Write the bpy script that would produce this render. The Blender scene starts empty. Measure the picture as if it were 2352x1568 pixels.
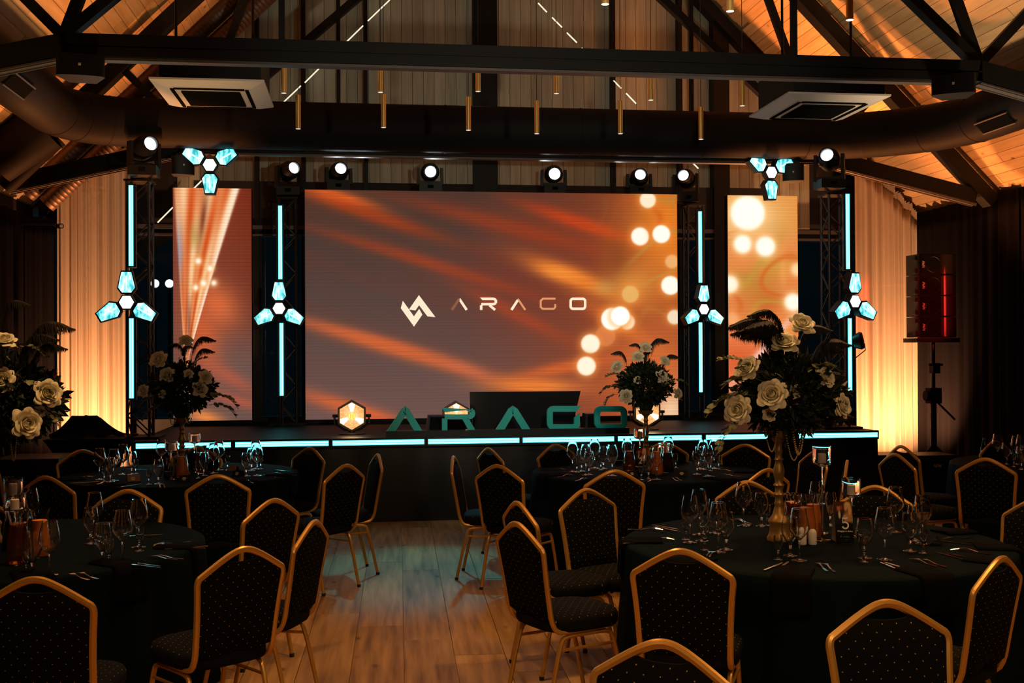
import bpy, bmesh, math, random
import numpy as np
from mathutils import Vector, Matrix
random.seed(7)
rnd = random.Random(11)
S = bpy.context.scene
COL = S.collection
PI = math.pi
# ------------------------------------------------------------------ camera, world, exposure
F_PX, W_PX, H_PX, EYE = 2600.0, 2352, 1568, 1.75
YAW, PITCH, ROLL = math.radians(7.5), math.atan(21/2600), 0.005
cam_d = bpy.data.cameras.new('camera'); cam = bpy.data.objects.new('camera', cam_d); COL.objects.link(cam)
cam_d.sensor_width = 36.0; cam_d.lens = 36.0*F_PX/W_PX; cam_d.clip_start = 0.05
CR = Matrix.Rotation(-YAW, 3, 'Z') @ Matrix.Rotation(PI/2+PITCH, 3, 'X') @ Matrix.Rotation(-ROLL, 3, 'Z')
CP = Vector((0, 0, EYE))
cam.matrix_world = Matrix.Translation(CP) @ CR.to_4x4()
S.camera = cam
S.view_settings.view_transform = 'Standard'; S.view_settings.look = 'None'
S.view_settings.gamma = 1.0; S.view_settings.use_curve_mapping = False
S.view_settings.exposure = 0.0
wd = bpy.data.worlds.new('night'); S.world = wd; wd.use_nodes = True
wd.node_tree.nodes['Background'].inputs[0].default_value = (0.12, 0.5, 0.66, 1)
wd.node_tree.nodes['Background'].inputs[1].default_value = 0.012

def ray(x, y): return CR @ Vector(((x-W_PX/2)/F_PX, -(y-H_PX/2)/F_PX, -1.0))
def onY(x, y, Y): r = ray(x, y); return CP + r*(Y/r.y)
def onZ(x, y, z): r = ray(x, y); return CP + r*((z-EYE)/r.z)
def proj(p):
    q = CR.transposed() @ (Vector(p)-CP); return (W_PX/2+F_PX*q.x/-q.z, H_PX/2-F_PX*q.y/-q.z)

def lamp(name, kind, loc, target, energy, color, size=0.1, angle=60, blend=0.5):
    l = bpy.data.lights.new(name, kind); l.energy = energy; l.color = color
    if kind == 'SPOT': l.spot_size = math.radians(angle); l.spot_blend = blend; l.shadow_soft_size = size
    elif kind == 'POINT': l.shadow_soft_size = size
    else: l.size = size
    o = bpy.data.objects.new(name, l); COL.objects.link(o); o.location = loc
    if target is not None:
        o.rotation_euler = (Vector(target)-Vector(loc)).to_track_quat('-Z', 'Y').to_euler()
    return o
WARM = (1.0, 0.62, 0.30); AMBER = (1.0, 0.36, 0.09); CYAN = (0.12, 0.85, 1.0); COOL = (0.85, 0.95, 1.0)
# amber uplights on the floor washing curtains, roof boards and the duct
lamp('uplight_curtain_left', 'SPOT', (-3.1, 13.45, 0.12), (-3.05, 14.6, 2.0), 520, (1.0, 0.42, 0.17), 0.08, 110, 0.8)
lamp('uplight_curtain_right', 'SPOT', (6.85, 13.45, 0.12), (6.9, 14.6, 2.0), 640, (1.0, 0.42, 0.17), 0.08, 110, 0.8)
lamp('uplight_roof_right', 'SPOT', (5.0, 13.6, 1.0), (4.9, 13.6, 6.5), 1900, (1.0, 0.30, 0.075), 0.10, 62, 0.6)
lamp('uplight_roof_right_wall', 'SPOT', (6.55, 11.5, 1.5), (6.85, 11.8, 4.5), 330, (1.0, 0.32, 0.09), 0.10, 76, 0.7)
lamp('uplight_roof_right_back', 'SPOT', (6.0, 13.5, 1.0), (6.3, 11.6, 6.0), 700, (1.0, 0.30, 0.075), 0.10, 66, 0.6)
lamp('uplight_roof_right_front', 'SPOT', (5.0, 8.0, 1.2), (5.7, 9.4, 5.0), 620, (1.0, 0.68, 0.38), 0.12, 70, 0.8)
lamp('uplight_roof_left', 'SPOT', (-2.6, 13.3, 1.0), (-2.9, 11.6, 6.0), 700, (1.0, 0.30, 0.075), 0.10, 62, 0.5)
lamp('uplight_roof_left_mid', 'SPOT', (-1.9, 10.3, 1.0), (-2.4, 11.0, 5.2), 480, (1.0, 0.36, 0.10), 0.06, 60, 0.5)
lamp('uplight_roof_left_front', 'SPOT', (-1.6, 8.0, 1.2), (-2.5, 9.5, 5.0), 300, (1.0, 0.55, 0.22), 0.12, 70, 0.8)
# stage beams, plus fill spots added for the tables, pendants and letters
lamp('beam_floor_cyan', 'SPOT', (0.95, 12.0, 3.75), (0.40, 9.1, 0), 330, (0.02, 0.70, 0.95), 0.05, 29, 0.75)
lamp('beam_gable', 'SPOT', (1.15, 12.0, 4.62), (1.6, 15, 5.3), 9, (0.75, 1.0, 0.80), 0.012, 115, 0.5)
lamp('beam_gable_front', 'SPOT', (2.5, 9.9, 4.5), (1.6, 15.0, 5.6), 22, (0.85, 1.0, 0.78), 0.015, 70, 0.6)
lamp('fill_tables_cyan', 'SPOT', (1.2, 12.5, 3.8), (1.3, 6.6, 0.8), 26, (0.05, 0.62, 1.0), 0.08, 60, 0.8)  # added cyan fill for table tops and glass rims, not a stage lamp
lamp('fill_pendants', 'SPOT', (1.4, 4.2, 2.7), (1.4, 9.6, 3.8), 380, (1.0, 0.80, 0.55), 0.06, 62, 0.5)  # added fill to brighten the brass tubes; no fixture hangs here
lamp('beam_duct', 'SPOT', (3.3, 10.4, 3.2), (3.4, 12.3, 4.15), 6, (0.7, 0.95, 1.0), 0.03, 16, 0.9)
lamp('fill_letters', 'SPOT', (1.45, 8.4, 3.8), (1.55, 11.86, 0.95), 160, (0.75, 1.0, 0.95), 0.05, 34, 0.7)  # added cool fill that lifts the teal letters, no lamp of its own
# warm room light from the pendants
for k, (x, y) in enumerate(((2.1, 6.3), (3.3, 6.3), (-1.2, 5.6), (0.4, 5.6), (0.4, 2.6), (2.4, 2.6), (-1.4, 2.6), (3.6, 3.6), (0.5, -0.6), (2.4, -0.6), (-1.4, -0.6))):
    lamp('pendant_glow', 'SPOT', (x, y, 3.55), (x, y, 0), 110, (1.0, 0.52, 0.18), 0.09, 125, 0.9)
lamp('front_fill', 'SPOT', (1.2, -2.0, 3.6), (1.3, 6.6, 0.9), 190, (1.0, 0.68, 0.38), 0.12, 42, 0.6)  # added fill from behind the camera for tables and roses, not a pendant

# ------------------------------------------------------------------ materials
def lin(c): return tuple(((v/255)/12.92 if v/255 <= 0.04045 else ((v/255+0.055)/1.055)**2.4) for v in c)
def mat(name, col, rough=0.6, metal=0.0, emit=None, es=1.0, **kw):
    m = bpy.data.materials.new(name); m.use_nodes = True
    b = m.node_tree.nodes['Principled BSDF']
    b.inputs['Base Color'].default_value = (*col, 1); b.inputs['Roughness'].default_value = rough; b.inputs['Metallic'].default_value = metal
    if emit: b.inputs['Emission Color'].default_value = (*emit, 1); b.inputs['Emission Strength'].default_value = es
    for k, v in kw.items(): b.inputs[k.replace('_', ' ')].default_value = v
    return m
class NT:
    def __init__(s, m): s.m = m; s.t = m.node_tree; s.b = s.t.nodes.get('Principled BSDF')
    def n(s, typ, **kw):
        x = s.t.nodes.new(typ)
        for k, v in kw.items(): setattr(x, k, v)
        return x
    def l(s, a, b): s.t.links.new(a, b)
    def math(s, op, a, b=None, c=None):
        x = s.t.nodes.new('ShaderNodeMath'); x.operation = op
        for i, v in enumerate((a, b, c)):
            if v is None: continue
            if isinstance(v, (int, float)): x.inputs[i].default_value = v
            else: s.l(v, x.inputs[i])
        return x.outputs[0]
    def ramp(s, fac, stops):
        r = s.t.nodes.new('ShaderNodeValToRGB'); e = r.color_ramp.elements
        e[0].position, e[0].color = stops[0][0], (*stops[0][1], 1); e[1].position, e[1].color = stops[-1][0], (*stops[-1][1], 1)
        for p, c in stops[1:-1]: q = e.new(p); q.color = (*c, 1)
        s.l(fac, r.inputs[0]); return r.outputs[0]
    def coord(s, kind='Object'): return s.t.nodes.new('ShaderNodeTexCoord').outputs[kind]
    def noise(s, vec, scale, detail=3, sc=None):
        if sc:
            mp = s.t.nodes.new('ShaderNodeMapping'); mp.inputs['Scale'].default_value = sc; s.l(vec, mp.inputs[0]); vec = mp.outputs[0]
        x = s.t.nodes.new('ShaderNodeTexNoise'); x.inputs['Scale'].default_value = scale; x.inputs['Detail'].default_value = detail
        s.l(vec, x.inputs['Vector']); return x.outputs['Fac']

def wood(name, c0, c1, axis, rough=0.5, knots=True, var=0.35):
    m = mat(name, c0, rough); t = NT(m)
    oi = t.n('ShaderNodeObjectInfo')
    ad = t.n('ShaderNodeVectorMath', operation='ADD'); t.l(t.coord('Object'), ad.inputs[0])
    cb = t.n('ShaderNodeCombineXYZ'); r13 = t.math('MULTIPLY', oi.outputs['Random'], 37.0)
    for i in range(3): t.l(r13, cb.inputs[i])
    t.l(cb.outputs[0], ad.inputs[1])
    sc = [14, 14, 14]; sc[axis] = 0.9
    g = t.noise(ad.outputs[0], 1.6, 5, tuple(sc))
    g2 = t.noise(ad.outputs[0], 2.2, 2, tuple(1.0 if i != axis else 0.35 for i in range(3)))
    mixv = t.math('ADD', t.math('MULTIPLY', g, 0.65), t.math('MULTIPLY', g2, 0.35))
    c = t.ramp(mixv, [(0.32, c1), (0.62, c0)])
    hs = t.n('ShaderNodeHueSaturation'); t.l(c, hs.inputs['Color'])
    t.l(t.math('ADD', t.math('MULTIPLY', oi.outputs['Random'], var), 1-var*0.5), hs.inputs['Value'])
    out = hs.outputs[0]
    if knots:
        vo = t.n('ShaderNodeTexVoronoi'); vo.inputs['Scale'].default_value = 2.6
        mp = t.n('ShaderNodeMapping'); s2 = [1.6, 1.6, 1.6]; s2[axis] = 0.8; mp.inputs['Scale'].default_value = s2
        t.l(ad.outputs[0], mp.inputs[0]); t.l(mp.outputs[0], vo.inputs['Vector'])
        k = t.ramp(vo.outputs['Distance'], [(0.035, (0.25, 0.2, 0.15)), (0.11, (1, 1, 1))])
        mx = t.n('ShaderNodeMix', data_type='RGBA', blend_type='MULTIPLY'); mx.inputs[0].default_value = 0.85
        t.l(out, mx.inputs[6]); t.l(k, mx.inputs[7]); out = mx.outputs[2]
    t.l(out, t.b.inputs['Base Color'])
    bp = t.n('ShaderNodeBump'); bp.inputs['Strength'].default_value = 0.15; bp.inputs['Distance'].default_value = 0.004
    t.l(g, bp.inputs['Height']); t.l(bp.outputs[0], t.b.inputs['Normal'])
    return m
M = {}
M['floor'] = wood('oak_floor', (0.42, 0.235, 0.085), (0.15, 0.072, 0.022), 1, 0.58)
M['floor'].node_tree.nodes['Principled BSDF'].inputs['Specular IOR Level'].default_value = 0.22
M['roof'] = wood('spruce_board', (0.66, 0.46, 0.25), (0.48, 0.31, 0.15), 1, 0.6, var=0.25)
M['gable'] = wood('gable_board', (0.42, 0.44, 0.36), (0.28, 0.29, 0.24), 2, 0.6, knots=False, var=0.25)
M['steel'] = mat('black_steel', (0.007, 0.0075, 0.009), 0.5, 0.0, Specular_IOR_Level=0.2)
M['perf'] = mat('perforated_tray', (0.10, 0.09, 0.09), 0.5, 0.6)
M['duct'] = mat('black_duct', (0.010, 0.0085, 0.0095), 0.6, 0.0, Specular_IOR_Level=0.08)
M['spiral'] = mat('spiral_duct', (0.12, 0.08, 0.06), 0.5, 0.6)
M['black'] = mat('black_plastic', (0.007, 0.008, 0.010), 0.45, 0.0, Specular_IOR_Level=0.3)
M['blackwall'] = mat('black_wall', (0.012, 0.011, 0.013), 0.85)
M['grille'] = mat('dark_grille', (0.006, 0.006, 0.006), 0.6, 0.0, Specular_IOR_Level=0.0)
M['acgrey'] = mat('cassette_grey', (0.42, 0.42, 0.43), 0.5)
M['brass'] = mat('brushed_brass', (0.92, 0.62, 0.20), 0.34, 0.85)
M['oldbrass'] = mat('antique_brass', (0.36, 0.21, 0.07), 0.42, 0.6)
M['gold'] = mat('gold_tube', (0.58, 0.31, 0.07), 0.34, 0.55)
M['teal'] = mat('teal_paint', (0.003, 0.42, 0.37), 0.5)
M['stage'] = mat('black_stage', (0.003, 0.008, 0.012), 0.55, 0.0, Specular_IOR_Level=0.12)
M['skirt'] = mat('black_stage_skirt', (0.004, 0.0045, 0.006), 0.35)
M['alu'] = mat('truss_tube', (0.05, 0.05, 0.055), 0.35, 0.8)
M['chrome'] = mat('polished_steel', (0.75, 0.72, 0.68), 0.16, 1.0)
M['ceramic'] = mat('white_ceramic', (0.78, 0.74, 0.70), 0.3)
M['wax'] = mat('candle_wax', (0.75, 0.66, 0.60), 0.6)
M['rose'] = mat('cream_petal', (0.80, 0.76, 0.58), 0.55)
M['leaf'] = mat('dark_leaf', (0.012, 0.025, 0.012), 0.5)
M['euc'] = mat('eucalyptus_leaf', (0.16, 0.17, 0.085), 0.55)
M['feather'] = mat('black_feather', (0.006, 0.005, 0.006), 0.7)
M['stem'] = mat('green_stem', (0.02, 0.04, 0.015), 0.6)
M['bead'] = mat('gold_bead', (0.65, 0.48, 0.2), 0.25, 0.8)
M['rubber'] = mat('rubber', (0.01, 0.01, 0.01), 0.8)
M['cable'] = mat('cable', (0.008, 0.008, 0.008), 0.6)
M['red'] = mat('red_paint', (0.6, 0.02, 0.015), 0.35)
M['lime'] = mat('lime_stripe', (0.42, 0.55, 0.05), 0.6)
M['card'] = mat('grey_card', (0.22, 0.20, 0.22), 0.7)
M['cardblack'] = mat('black_card', (0.006, 0.0055, 0.0055), 0.6, 0.0, Specular_IOR_Level=0.1)
M['cardbrown'] = mat('brown_card', (0.20, 0.11, 0.08), 0.5)
M['white'] = mat('white_print', (0.8, 0.78, 0.74), 0.6)
M['tealprint'] = mat('teal_print', (0.02, 0.35, 0.42), 0.6)
M['logo_grey'] = mat('grey_logo', (0.5, 0.47, 0.45), 0.5)
def emis(name, col, st): return mat(name, (0.02, 0.02, 0.02), 0.4, 0, col, st)
M['led_cyan'] = emis('led_cyan', (0.045, 0.70, 0.85), 4.5)
M['led_core'] = emis('led_core', (0.13, 0.90, 1.0), 7.0)
M['led_white'] = emis('led_white', (1.0, 0.98, 1.0), 2.4)
M['lens'] = emis('lens_cool', (0.85, 0.93, 1.0), 4.0)
M['lens_hot'] = emis('lens_hot', (0.95, 0.98, 1.0), 60.0)
M['lens_blue'] = emis('lens_blue', (0.35, 0.5, 1.0), 14.0)
M['line_led'] = emis('line_led', (1.0, 0.88, 0.62), 1.1)
M['pend_on'] = emis('pendant_lens', (1.0, 0.85, 0.6), 5.0)
M['pend_dim'] = emis('pendant_lens_dim', (1.0, 0.95, 0.85), 0.8)
M['globe'] = emis('globe_lamp', (1.0, 0.97, 0.95), 4.0)
def m_petal():
    m = emis('petal_lens', (0.3, 0.95, 1.0), 1.5); t = NT(m); v = t.coord('Object')
    n = t.noise(v, 26, 4, (1, 1, 0.35)); c = t.ramp(n, [(0.36, (0.02, 0.35, 0.38)), (0.5, (0.25, 0.85, 0.9)), (0.62, (0.75, 1.0, 1.0))])
    t.l(c, t.b.inputs['Emission Color']); return m
M['petal'] = m_petal()
def m_blinder():
    m = emis('blinder_lens', (1.0, 0.7, 0.4), 1.6); t = NT(m)
    vo = t.n('ShaderNodeTexVoronoi', feature='DISTANCE_TO_EDGE'); vo.inputs['Scale'].default_value = 60; vo.inputs['Randomness'].default_value = 0.2
    t.l(t.coord('Object'), vo.inputs['Vector'])
    c = t.ramp(vo.outputs['Distance'], [(0.04, (0.55, 0.22, 0.06)), (0.25, (0.95, 0.55, 0.25))])
    t.l(c, t.b.inputs['Emission Color']); return m
M['blinder'] = m_blinder()
def m_dots(name, ax0, ax1, base):
    m = mat(name, base, 0.85); t = NT(m); t.b.inputs['Specular IOR Level'].default_value = 0.06; sp = t.n('ShaderNodeSeparateXYZ'); t.l(t.coord('Object'), sp.inputs[0])
    x, z = sp.outputs[ax0], sp.outputs[ax1]
    row = t.math('FLOOR', t.math('DIVIDE', z, 0.0235)); odd = t.math('FLOORED_MODULO', row, 2.0)
    fx = t.math('SUBTRACT', t.math('FRACT', t.math('ADD', t.math('DIVIDE', x, 0.05), t.math('MULTIPLY', odd, 0.5))), 0.5)
    fz = t.math('SUBTRACT', t.math('FRACT', t.math('DIVIDE', z, 0.0235)), 0.5)
    dx = t.math('MULTIPLY', fx, 0.05); dz = t.math('MULTIPLY', fz, 0.0235)
    d = t.math('SQRT', t.math('ADD', t.math('MULTIPLY', dx, dx), t.math('MULTIPLY', dz, dz)))
    k = t.math('LESS_THAN', d, 0.0021)
    mx = t.n('ShaderNodeMix', data_type='RGBA'); t.l(k, mx.inputs[0]); mx.inputs[6].default_value = (*base, 1); mx.inputs[7].default_value = (0.28, 0.19, 0.05, 1)
    t.l(mx.outputs[2], t.b.inputs['Base Color'])
    n = t.noise(t.coord('Object'), 420, 2); bp = t.n('ShaderNodeBump'); bp.inputs['Strength'].default_value = 0.25; bp.inputs['Distance'].default_value = 0.001
    t.l(n, bp.inputs['Height']); t.l(bp.outputs[0], t.b.inputs['Normal']); return m
M['backpad'] = m_dots('dotted_fabric_back', 0, 2, (0.0035, 0.0036, 0.0045))
M['seatpad'] = m_dots('dotted_fabric_seat', 0, 1, (0.006, 0.0066, 0.008))
def m_cloth(name, col, rough=0.8, sheen=0.3, sc=300):
    m = mat(name, col, rough); t = NT(m); t.b.inputs['Sheen Weight'].default_value = sheen; t.b.inputs['Specular IOR Level'].default_value = 0.03
    n = t.noise(t.coord('Object'), sc, 2); bp = t.n('ShaderNodeBump'); bp.inputs['Strength'].default_value = 0.2; bp.inputs['Distance'].default_value = 0.002
    t.l(n, bp.inputs['Height']); t.l(bp.outputs[0], t.b.inputs['Normal']); return m
M['cloth'] = m_cloth('black_tablecloth', (0.0022, 0.0058, 0.0080), 0.75, 0.0)
M['napkin'] = m_cloth('black_napkin', (0.003, 0.003, 0.004), 0.85, 0.0)
M['curtain'] = m_cloth('cream_curtain', (0.60, 0.50, 0.40), 0.8, 0.1)
M['drape'] = m_cloth('grey_drape', (0.013, 0.011, 0.013), 0.9, 0.0)
M['stretch'] = m_cloth('stretch_cover', (0.008, 0.005, 0.005), 0.7, 0.0)
def m_glass(name, col=(1, 1, 1), ior=1.45, rough=0.0):
    m = bpy.data.materials.new(name); m.use_nodes = True; t = m.node_tree; t.nodes.clear()
    o = t.nodes.new('ShaderNodeOutputMaterial'); g = t.nodes.new('ShaderNodeBsdfGlass')
    g.inputs['Color'].default_value = (*col, 1); g.inputs['IOR'].default_value = ior; g.inputs['Roughness'].default_value = rough
    t.links.new(g.outputs[0], o.inputs[0]); return m
M['glass'] = m_glass('clear_glass', (1, 1, 1), 1.55)
M['petblue'] = m_glass('blue_bottle', (0.55, 0.85, 1.0), 1.2)
M['juice'] = mat('orange_juice', (0.75, 0.20, 0.02), 0.4, Subsurface_Weight=0.0)
M['amber'] = mat('apple_juice', (0.75, 0.16, 0.01), 0.05, Transmission_Weight=0.9, IOR=1.34)
M['water'] = mat('still_water', (0.7, 0.8, 0.8), 0.02, Transmission_Weight=1.0, IOR=1.33)
M['cola'] = mat('dark_drink', (0.02, 0.008, 0.004), 0.1)
def m_window():
    m = bpy.data.materials.new('night_glass'); m.use_nodes = True; t = m.node_tree; t.nodes.clear()
    o = t.nodes.new('ShaderNodeOutputMaterial'); a = t.nodes.new('ShaderNodeBsdfTransparent'); a.inputs[0].default_value = (0.55, 0.62, 0.66, 1)
    g = t.nodes.new('ShaderNodeBsdfGlossy'); g.inputs['Roughness'].default_value = 0.02
    f = t.nodes.new('ShaderNodeFresnel'); f.inputs[0].default_value = 1.5; mx = t.nodes.new('ShaderNodeMixShader')
    t.links.new(f.outputs[0], mx.inputs[0]); t.links.new(a.outputs[0], mx.inputs[1]); t.links.new(g.outputs[0], mx.inputs[2]); t.links.new(mx.outputs[0], o.inputs[0]); return m
M['window'] = m_window()
def m_screen():
    m = emis('led_wall', (1, 1, 1), 1.0); t = NT(m); t.b.inputs['Specular IOR Level'].default_value = 0.0; t.b.inputs['Base Color'].default_value = (0.004, 0.004, 0.004, 1); a = t.n('ShaderNodeVertexColor', layer_name='Col')
    sp = t.n('ShaderNodeSeparateXYZ'); t.l(t.coord('Object'), sp.inputs[0])
    w = t.math('SINE', t.math('MULTIPLY', sp.outputs[2], 2*PI/0.0165)); w = t.math('ADD', t.math('MULTIPLY', w, 0.07), 0.97)
    w2 = t.math('SINE', t.math('MULTIPLY', sp.outputs[0], 2*PI/0.0165)); w2 = t.math('ADD', t.math('MULTIPLY', w2, 0.035), 1.0)
    t.l(a.outputs[0], t.b.inputs['Emission Color']); t.l(t.math('MULTIPLY', w, w2), t.b.inputs['Emission Strength']); return m
M['screen'] = m_screen()
def m_vcol(name, rough=0.5):
    m = mat(name, (1, 1, 1), rough); t = NT(m); a = t.n('ShaderNodeVertexColor', layer_name='Col'); t.l(a.outputs[0], t.b.inputs['Base Color']); return m
M['print'] = m_vcol('printed_card', 0.6); M['print'].node_tree.nodes['Principled BSDF'].inputs['Specular IOR Level'].default_value = 0.1

# ------------------------------------------------------------------ mesh helpers
class MB:
    def __init__(s): s.v = []; s.f = []
    def add(s, vs, fs):
        n = len(s.v); s.v.extend([tuple(p) for p in vs]); s.f.extend([tuple(i+n for i in f) for f in fs]); return s
    def box(s, c, d, rot=None):
        c = Vector(c); hx, hy, hz = d[0]/2, d[1]/2, d[2]/2
        vs = [Vector((x, y, z)) for x in (-hx, hx) for y in (-hy, hy) for z in (-hz, hz)]
        if rot is not None: vs = [rot @ v for v in vs]
        return s.add([v+c for v in vs], [(0, 1, 3, 2), (4, 6, 7, 5), (0, 4, 5, 1), (2, 3, 7, 6), (0, 2, 6, 4), (1, 5, 7, 3)])
    def bar(s, a, b, w, h, up=(0, 0, 1)):
        a, b = Vector(a), Vector(b); d = (b-a); L = d.length; d.normalize(); u = Vector(up)
        x = d.cross(u)
        if x.length < 1e-4: x = d.cross(Vector((0, 1, 0)))
        x.normalize(); u = x.cross(d)
        R = Matrix((x, d, u)).transposed()
        return s.box((a+b)/2, (w, L, h), R)
    def tube(s, path, r, n=8, closed=False, caps=True, rx=None, ref=(0, 0, 1)):
        P = [Vector(p) for p in path]; m = len(P); R = r if isinstance(r, (list, tuple)) else [r]*m
        T = []
        for i in range(m):
            a = P[(i-1) % m] if (closed or i) else P[0]; b = P[(i+1) % m] if (closed or i < m-1) else P[-1]
            T.append((b-a).normalized())
        nrm = Vector(ref); nrm = nrm-T[0]*nrm.dot(T[0])
        if nrm.length < 1e-3: nrm = Vector((1, 0, 0))-T[0]*T[0].x
        nrm.normalize(); vs = []
        for i in range(m):
            nrm = nrm-T[i]*nrm.dot(T[i]); nrm.normalize(); bn = T[i].cross(nrm)
            for k in range(n):
                a = 2*PI*k/n; vs.append(P[i]+(nrm*math.cos(a)*(rx if rx else R[i])+bn*math.sin(a)*R[i]))
        fs = []
        for i in range(m if closed else m-1):
            for k in range(n):
                j = (i+1) % m; fs.append((i*n+k, i*n+(k+1) % n, j*n+(k+1) % n, j*n+k))
        if caps and not closed: fs += [tuple(reversed(range(n))), tuple(range((m-1)*n, m*n))]
        return s.add(vs, fs)
    def cyl(s, a, b, r, n=12, r2=None): return s.tube([a, b], [r, r if r2 is None else r2], n)
    def lathe(s, prof, n=24, c=(0, 0, 0), rot=None, closed=False):
        vs = []; c = Vector(c)
        for (r, z) in prof:
            for k in range(n):
                a = 2*PI*k/n; p = Vector((max(r, 1e-5)*math.cos(a), max(r, 1e-5)*math.sin(a), z))
                vs.append((rot @ p if rot else p)+c)
        m = len(prof); fs = []
        for i in range(m if closed else m-1):
            for k in range(n):
                j = (i+1) % m; fs.append((i*n+k, i*n+(k+1) % n, j*n+(k+1) % n, j*n+k))
        return s.add(vs, fs)
    def prism(s, poly, fn, w0, w1):
        n = len(poly); vs = [fn(u, v, w0) for u, v in poly]+[fn(u, v, w1) for u, v in poly]
        fs = [tuple(range(n)), tuple(reversed(range(n, 2*n)))]+[(i, i+n, (i+1) % n+n, (i+1) % n) for i in range(n)]
        return s.add(vs, fs)
    def stroke(s, pts, w, fn, w0, w1, closed=False, cut0=None, cut1=None):
        P = [Vector(p) for p in pts]; m = len(P); L = []; Rr = []
        for i in range(m):
            a = P[(i-1) % m] if (closed or i) else None; b = P[(i+1) % m] if (closed or i < m-1) else None
            d1 = (P[i]-a).normalized() if a is not None else None; d2 = (b-P[i]).normalized() if b is not None else None
            if d1 is None: d1 = d2
            if d2 is None: d2 = d1
            n1 = Vector((-d1.y, d1.x)); n2 = Vector((-d2.y, d2.x)); nn = (n1+n2).normalized(); k = w/2/max(0.45, nn.dot(n1))
            l, r = P[i]+nn*k, P[i]-nn*k
            if i == 0 and cut0 is not None and not closed: l, r = P[i]+n1*w/2+d1*cut0, P[i]-n1*w/2-d1*cut0
            if i == m-1 and cut1 is not None and not closed: l, r = P[i]+n1*w/2+d1*cut1, P[i]-n1*w/2-d1*cut1
            L.append(l); Rr.append(r)
        vs = []
        for i in range(m):
            for q in (L[i], Rr[i]):
                for ww in (w0, w1): vs.append(fn(q.x, q.y, ww))
        fs = []
        for i in range(m if closed else m-1):
            a, b = 4*i, 4*((i+1) % m)
            fs += [(a, b, b+2, a+2), (a+1, a+3, b+3, b+1), (a, a+1, b+1, b), (a+2, b+2, b+3, a+3)]
        if not closed: fs += [(0, 2, 3, 1), (4*m-4, 4*m-3, 4*m-1, 4*m-2)]
        return s.add(vs, fs)
    def grid(s, fn, nu, nv, wrap=False):
        vs = [fn(i/(nu if wrap else nu), j/nv) for i in range(nu if wrap else nu+1) for j in range(nv+1)]; fs = []
        N = nv+1; U = nu
        for i in range(nu):
            for j in range(nv):
                i2 = (i+1) % nu if wrap else i+1
                fs.append((i*N+j, i2*N+j, i2*N+j+1, i*N+j+1))
        return s.add(vs, fs)
    def sphere(s, c, r, n=12, m=8, sc=(1, 1, 1)):
        pr = [(math.sin(PI*i/m), -math.cos(PI*i/m)) for i in range(m+1)]; c = Vector(c)
        vs = [(c.x+a*r*sc[0]*math.cos(2*PI*k/n), c.y+a*r*sc[1]*math.sin(2*PI*k/n), c.z+b*r*sc[2]) for a, b in pr for k in range(n)]
        return s.add(vs, [(i*n+k, i*n+(k+1) % n, (i+1)*n+(k+1) % n, (i+1)*n+k) for i in range(m) for k in range(n)])
    def mesh(s, name, m, smooth=True, ang=35, fix=True):
        me = bpy.data.meshes.new(name); me.from_pydata(s.v, [], s.f)
        if fix:
            bm = bmesh.new(); bm.from_mesh(me); bmesh.ops.recalc_face_normals(bm, faces=bm.faces); bm.to_mesh(me); bm.free()
        if m: me.materials.append(M[m] if isinstance(m, str) else m)
        if smooth: me.shade_smooth(); me.set_sharp_from_angle(angle=math.radians(ang))
        return me
    def build(s, name, m, parent=None, world=False, **kw):
        if world and parent is not None:
            w_ = parent.matrix_basis.copy(); q_ = parent.parent
            while q_: w_ = q_.matrix_basis @ w_; q_ = q_.parent
            inv = w_.inverted(); s.v = [tuple(inv @ Vector(p)) for p in s.v]
        return link(name, s.mesh(name, m, **kw), parent)
def link(name, me, parent=None, loc=None, rot=None, scale=None):
    o = bpy.data.objects.new(name, me); COL.objects.link(o)
    if parent is not None: o.parent = parent
    if loc is not None: o.location = loc
    if rot is not None: o.rotation_euler = rot
    if scale is not None: o.scale = scale
    return o
def tag(o, label=None, cat=None, group=None, kind=None):
    if label: o['label'] = label
    if cat: o['category'] = cat
    if group: o['group'] = group
    if kind: o['kind'] = kind
    return o
def thing(name, label, cat, loc=(0, 0, 0), rz=0, group=None):
    o = bpy.data.objects.new(name, None); COL.objects.link(o); o.empty_display_size = 0.1
    o.location = loc; o.rotation_euler = (0, 0, rz)
    o.matrix_basis = Matrix.Translation(Vector(loc)) @ Matrix.Rotation(rz, 4, 'Z')
    return tag(o, label, cat, group)
def struct(o): o['kind'] = 'structure'; return o
def copy_tree(o, loc=None, rz=None, label=None, group=None, parent=None):
    c = o.copy(); COL.objects.link(c)
    if parent is not None: c.parent = parent
    if loc is not None: c.location = loc
    if rz is not None: c.rotation_euler = (0, 0, rz)
    if label: c['label'] = label
    if group: c['group'] = group
    for ch in KIDS.get(o.name, []): copy_tree(ch, parent=c)
    return c
KIDS = {}
def register(o):
    KIDS.clear()
    for x in bpy.data.objects:
        if x.parent: KIDS.setdefault(x.parent.name, []).append(x)
def fresh_copy(o, **kw):
    register(o); return copy_tree(o, **kw)
def arc(cx, cy, r, a0, a1, n=6): return [(cx+r*math.cos(math.radians(a0+(a1-a0)*i/n)), cy+r*math.sin(math.radians(a0+(a1-a0)*i/n))) for i in range(n+1)]
def rrect(x0, y0, x1, y1, r, n=5):
    return arc(x1-r, y1-r, r, 0, 90, n)+arc(x0+r, y1-r, r, 90, 180, n)+arc(x0+r, y0+r, r, 180, 270, n)+arc(x1-r, y0+r, r, 270, 360, n)
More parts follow.
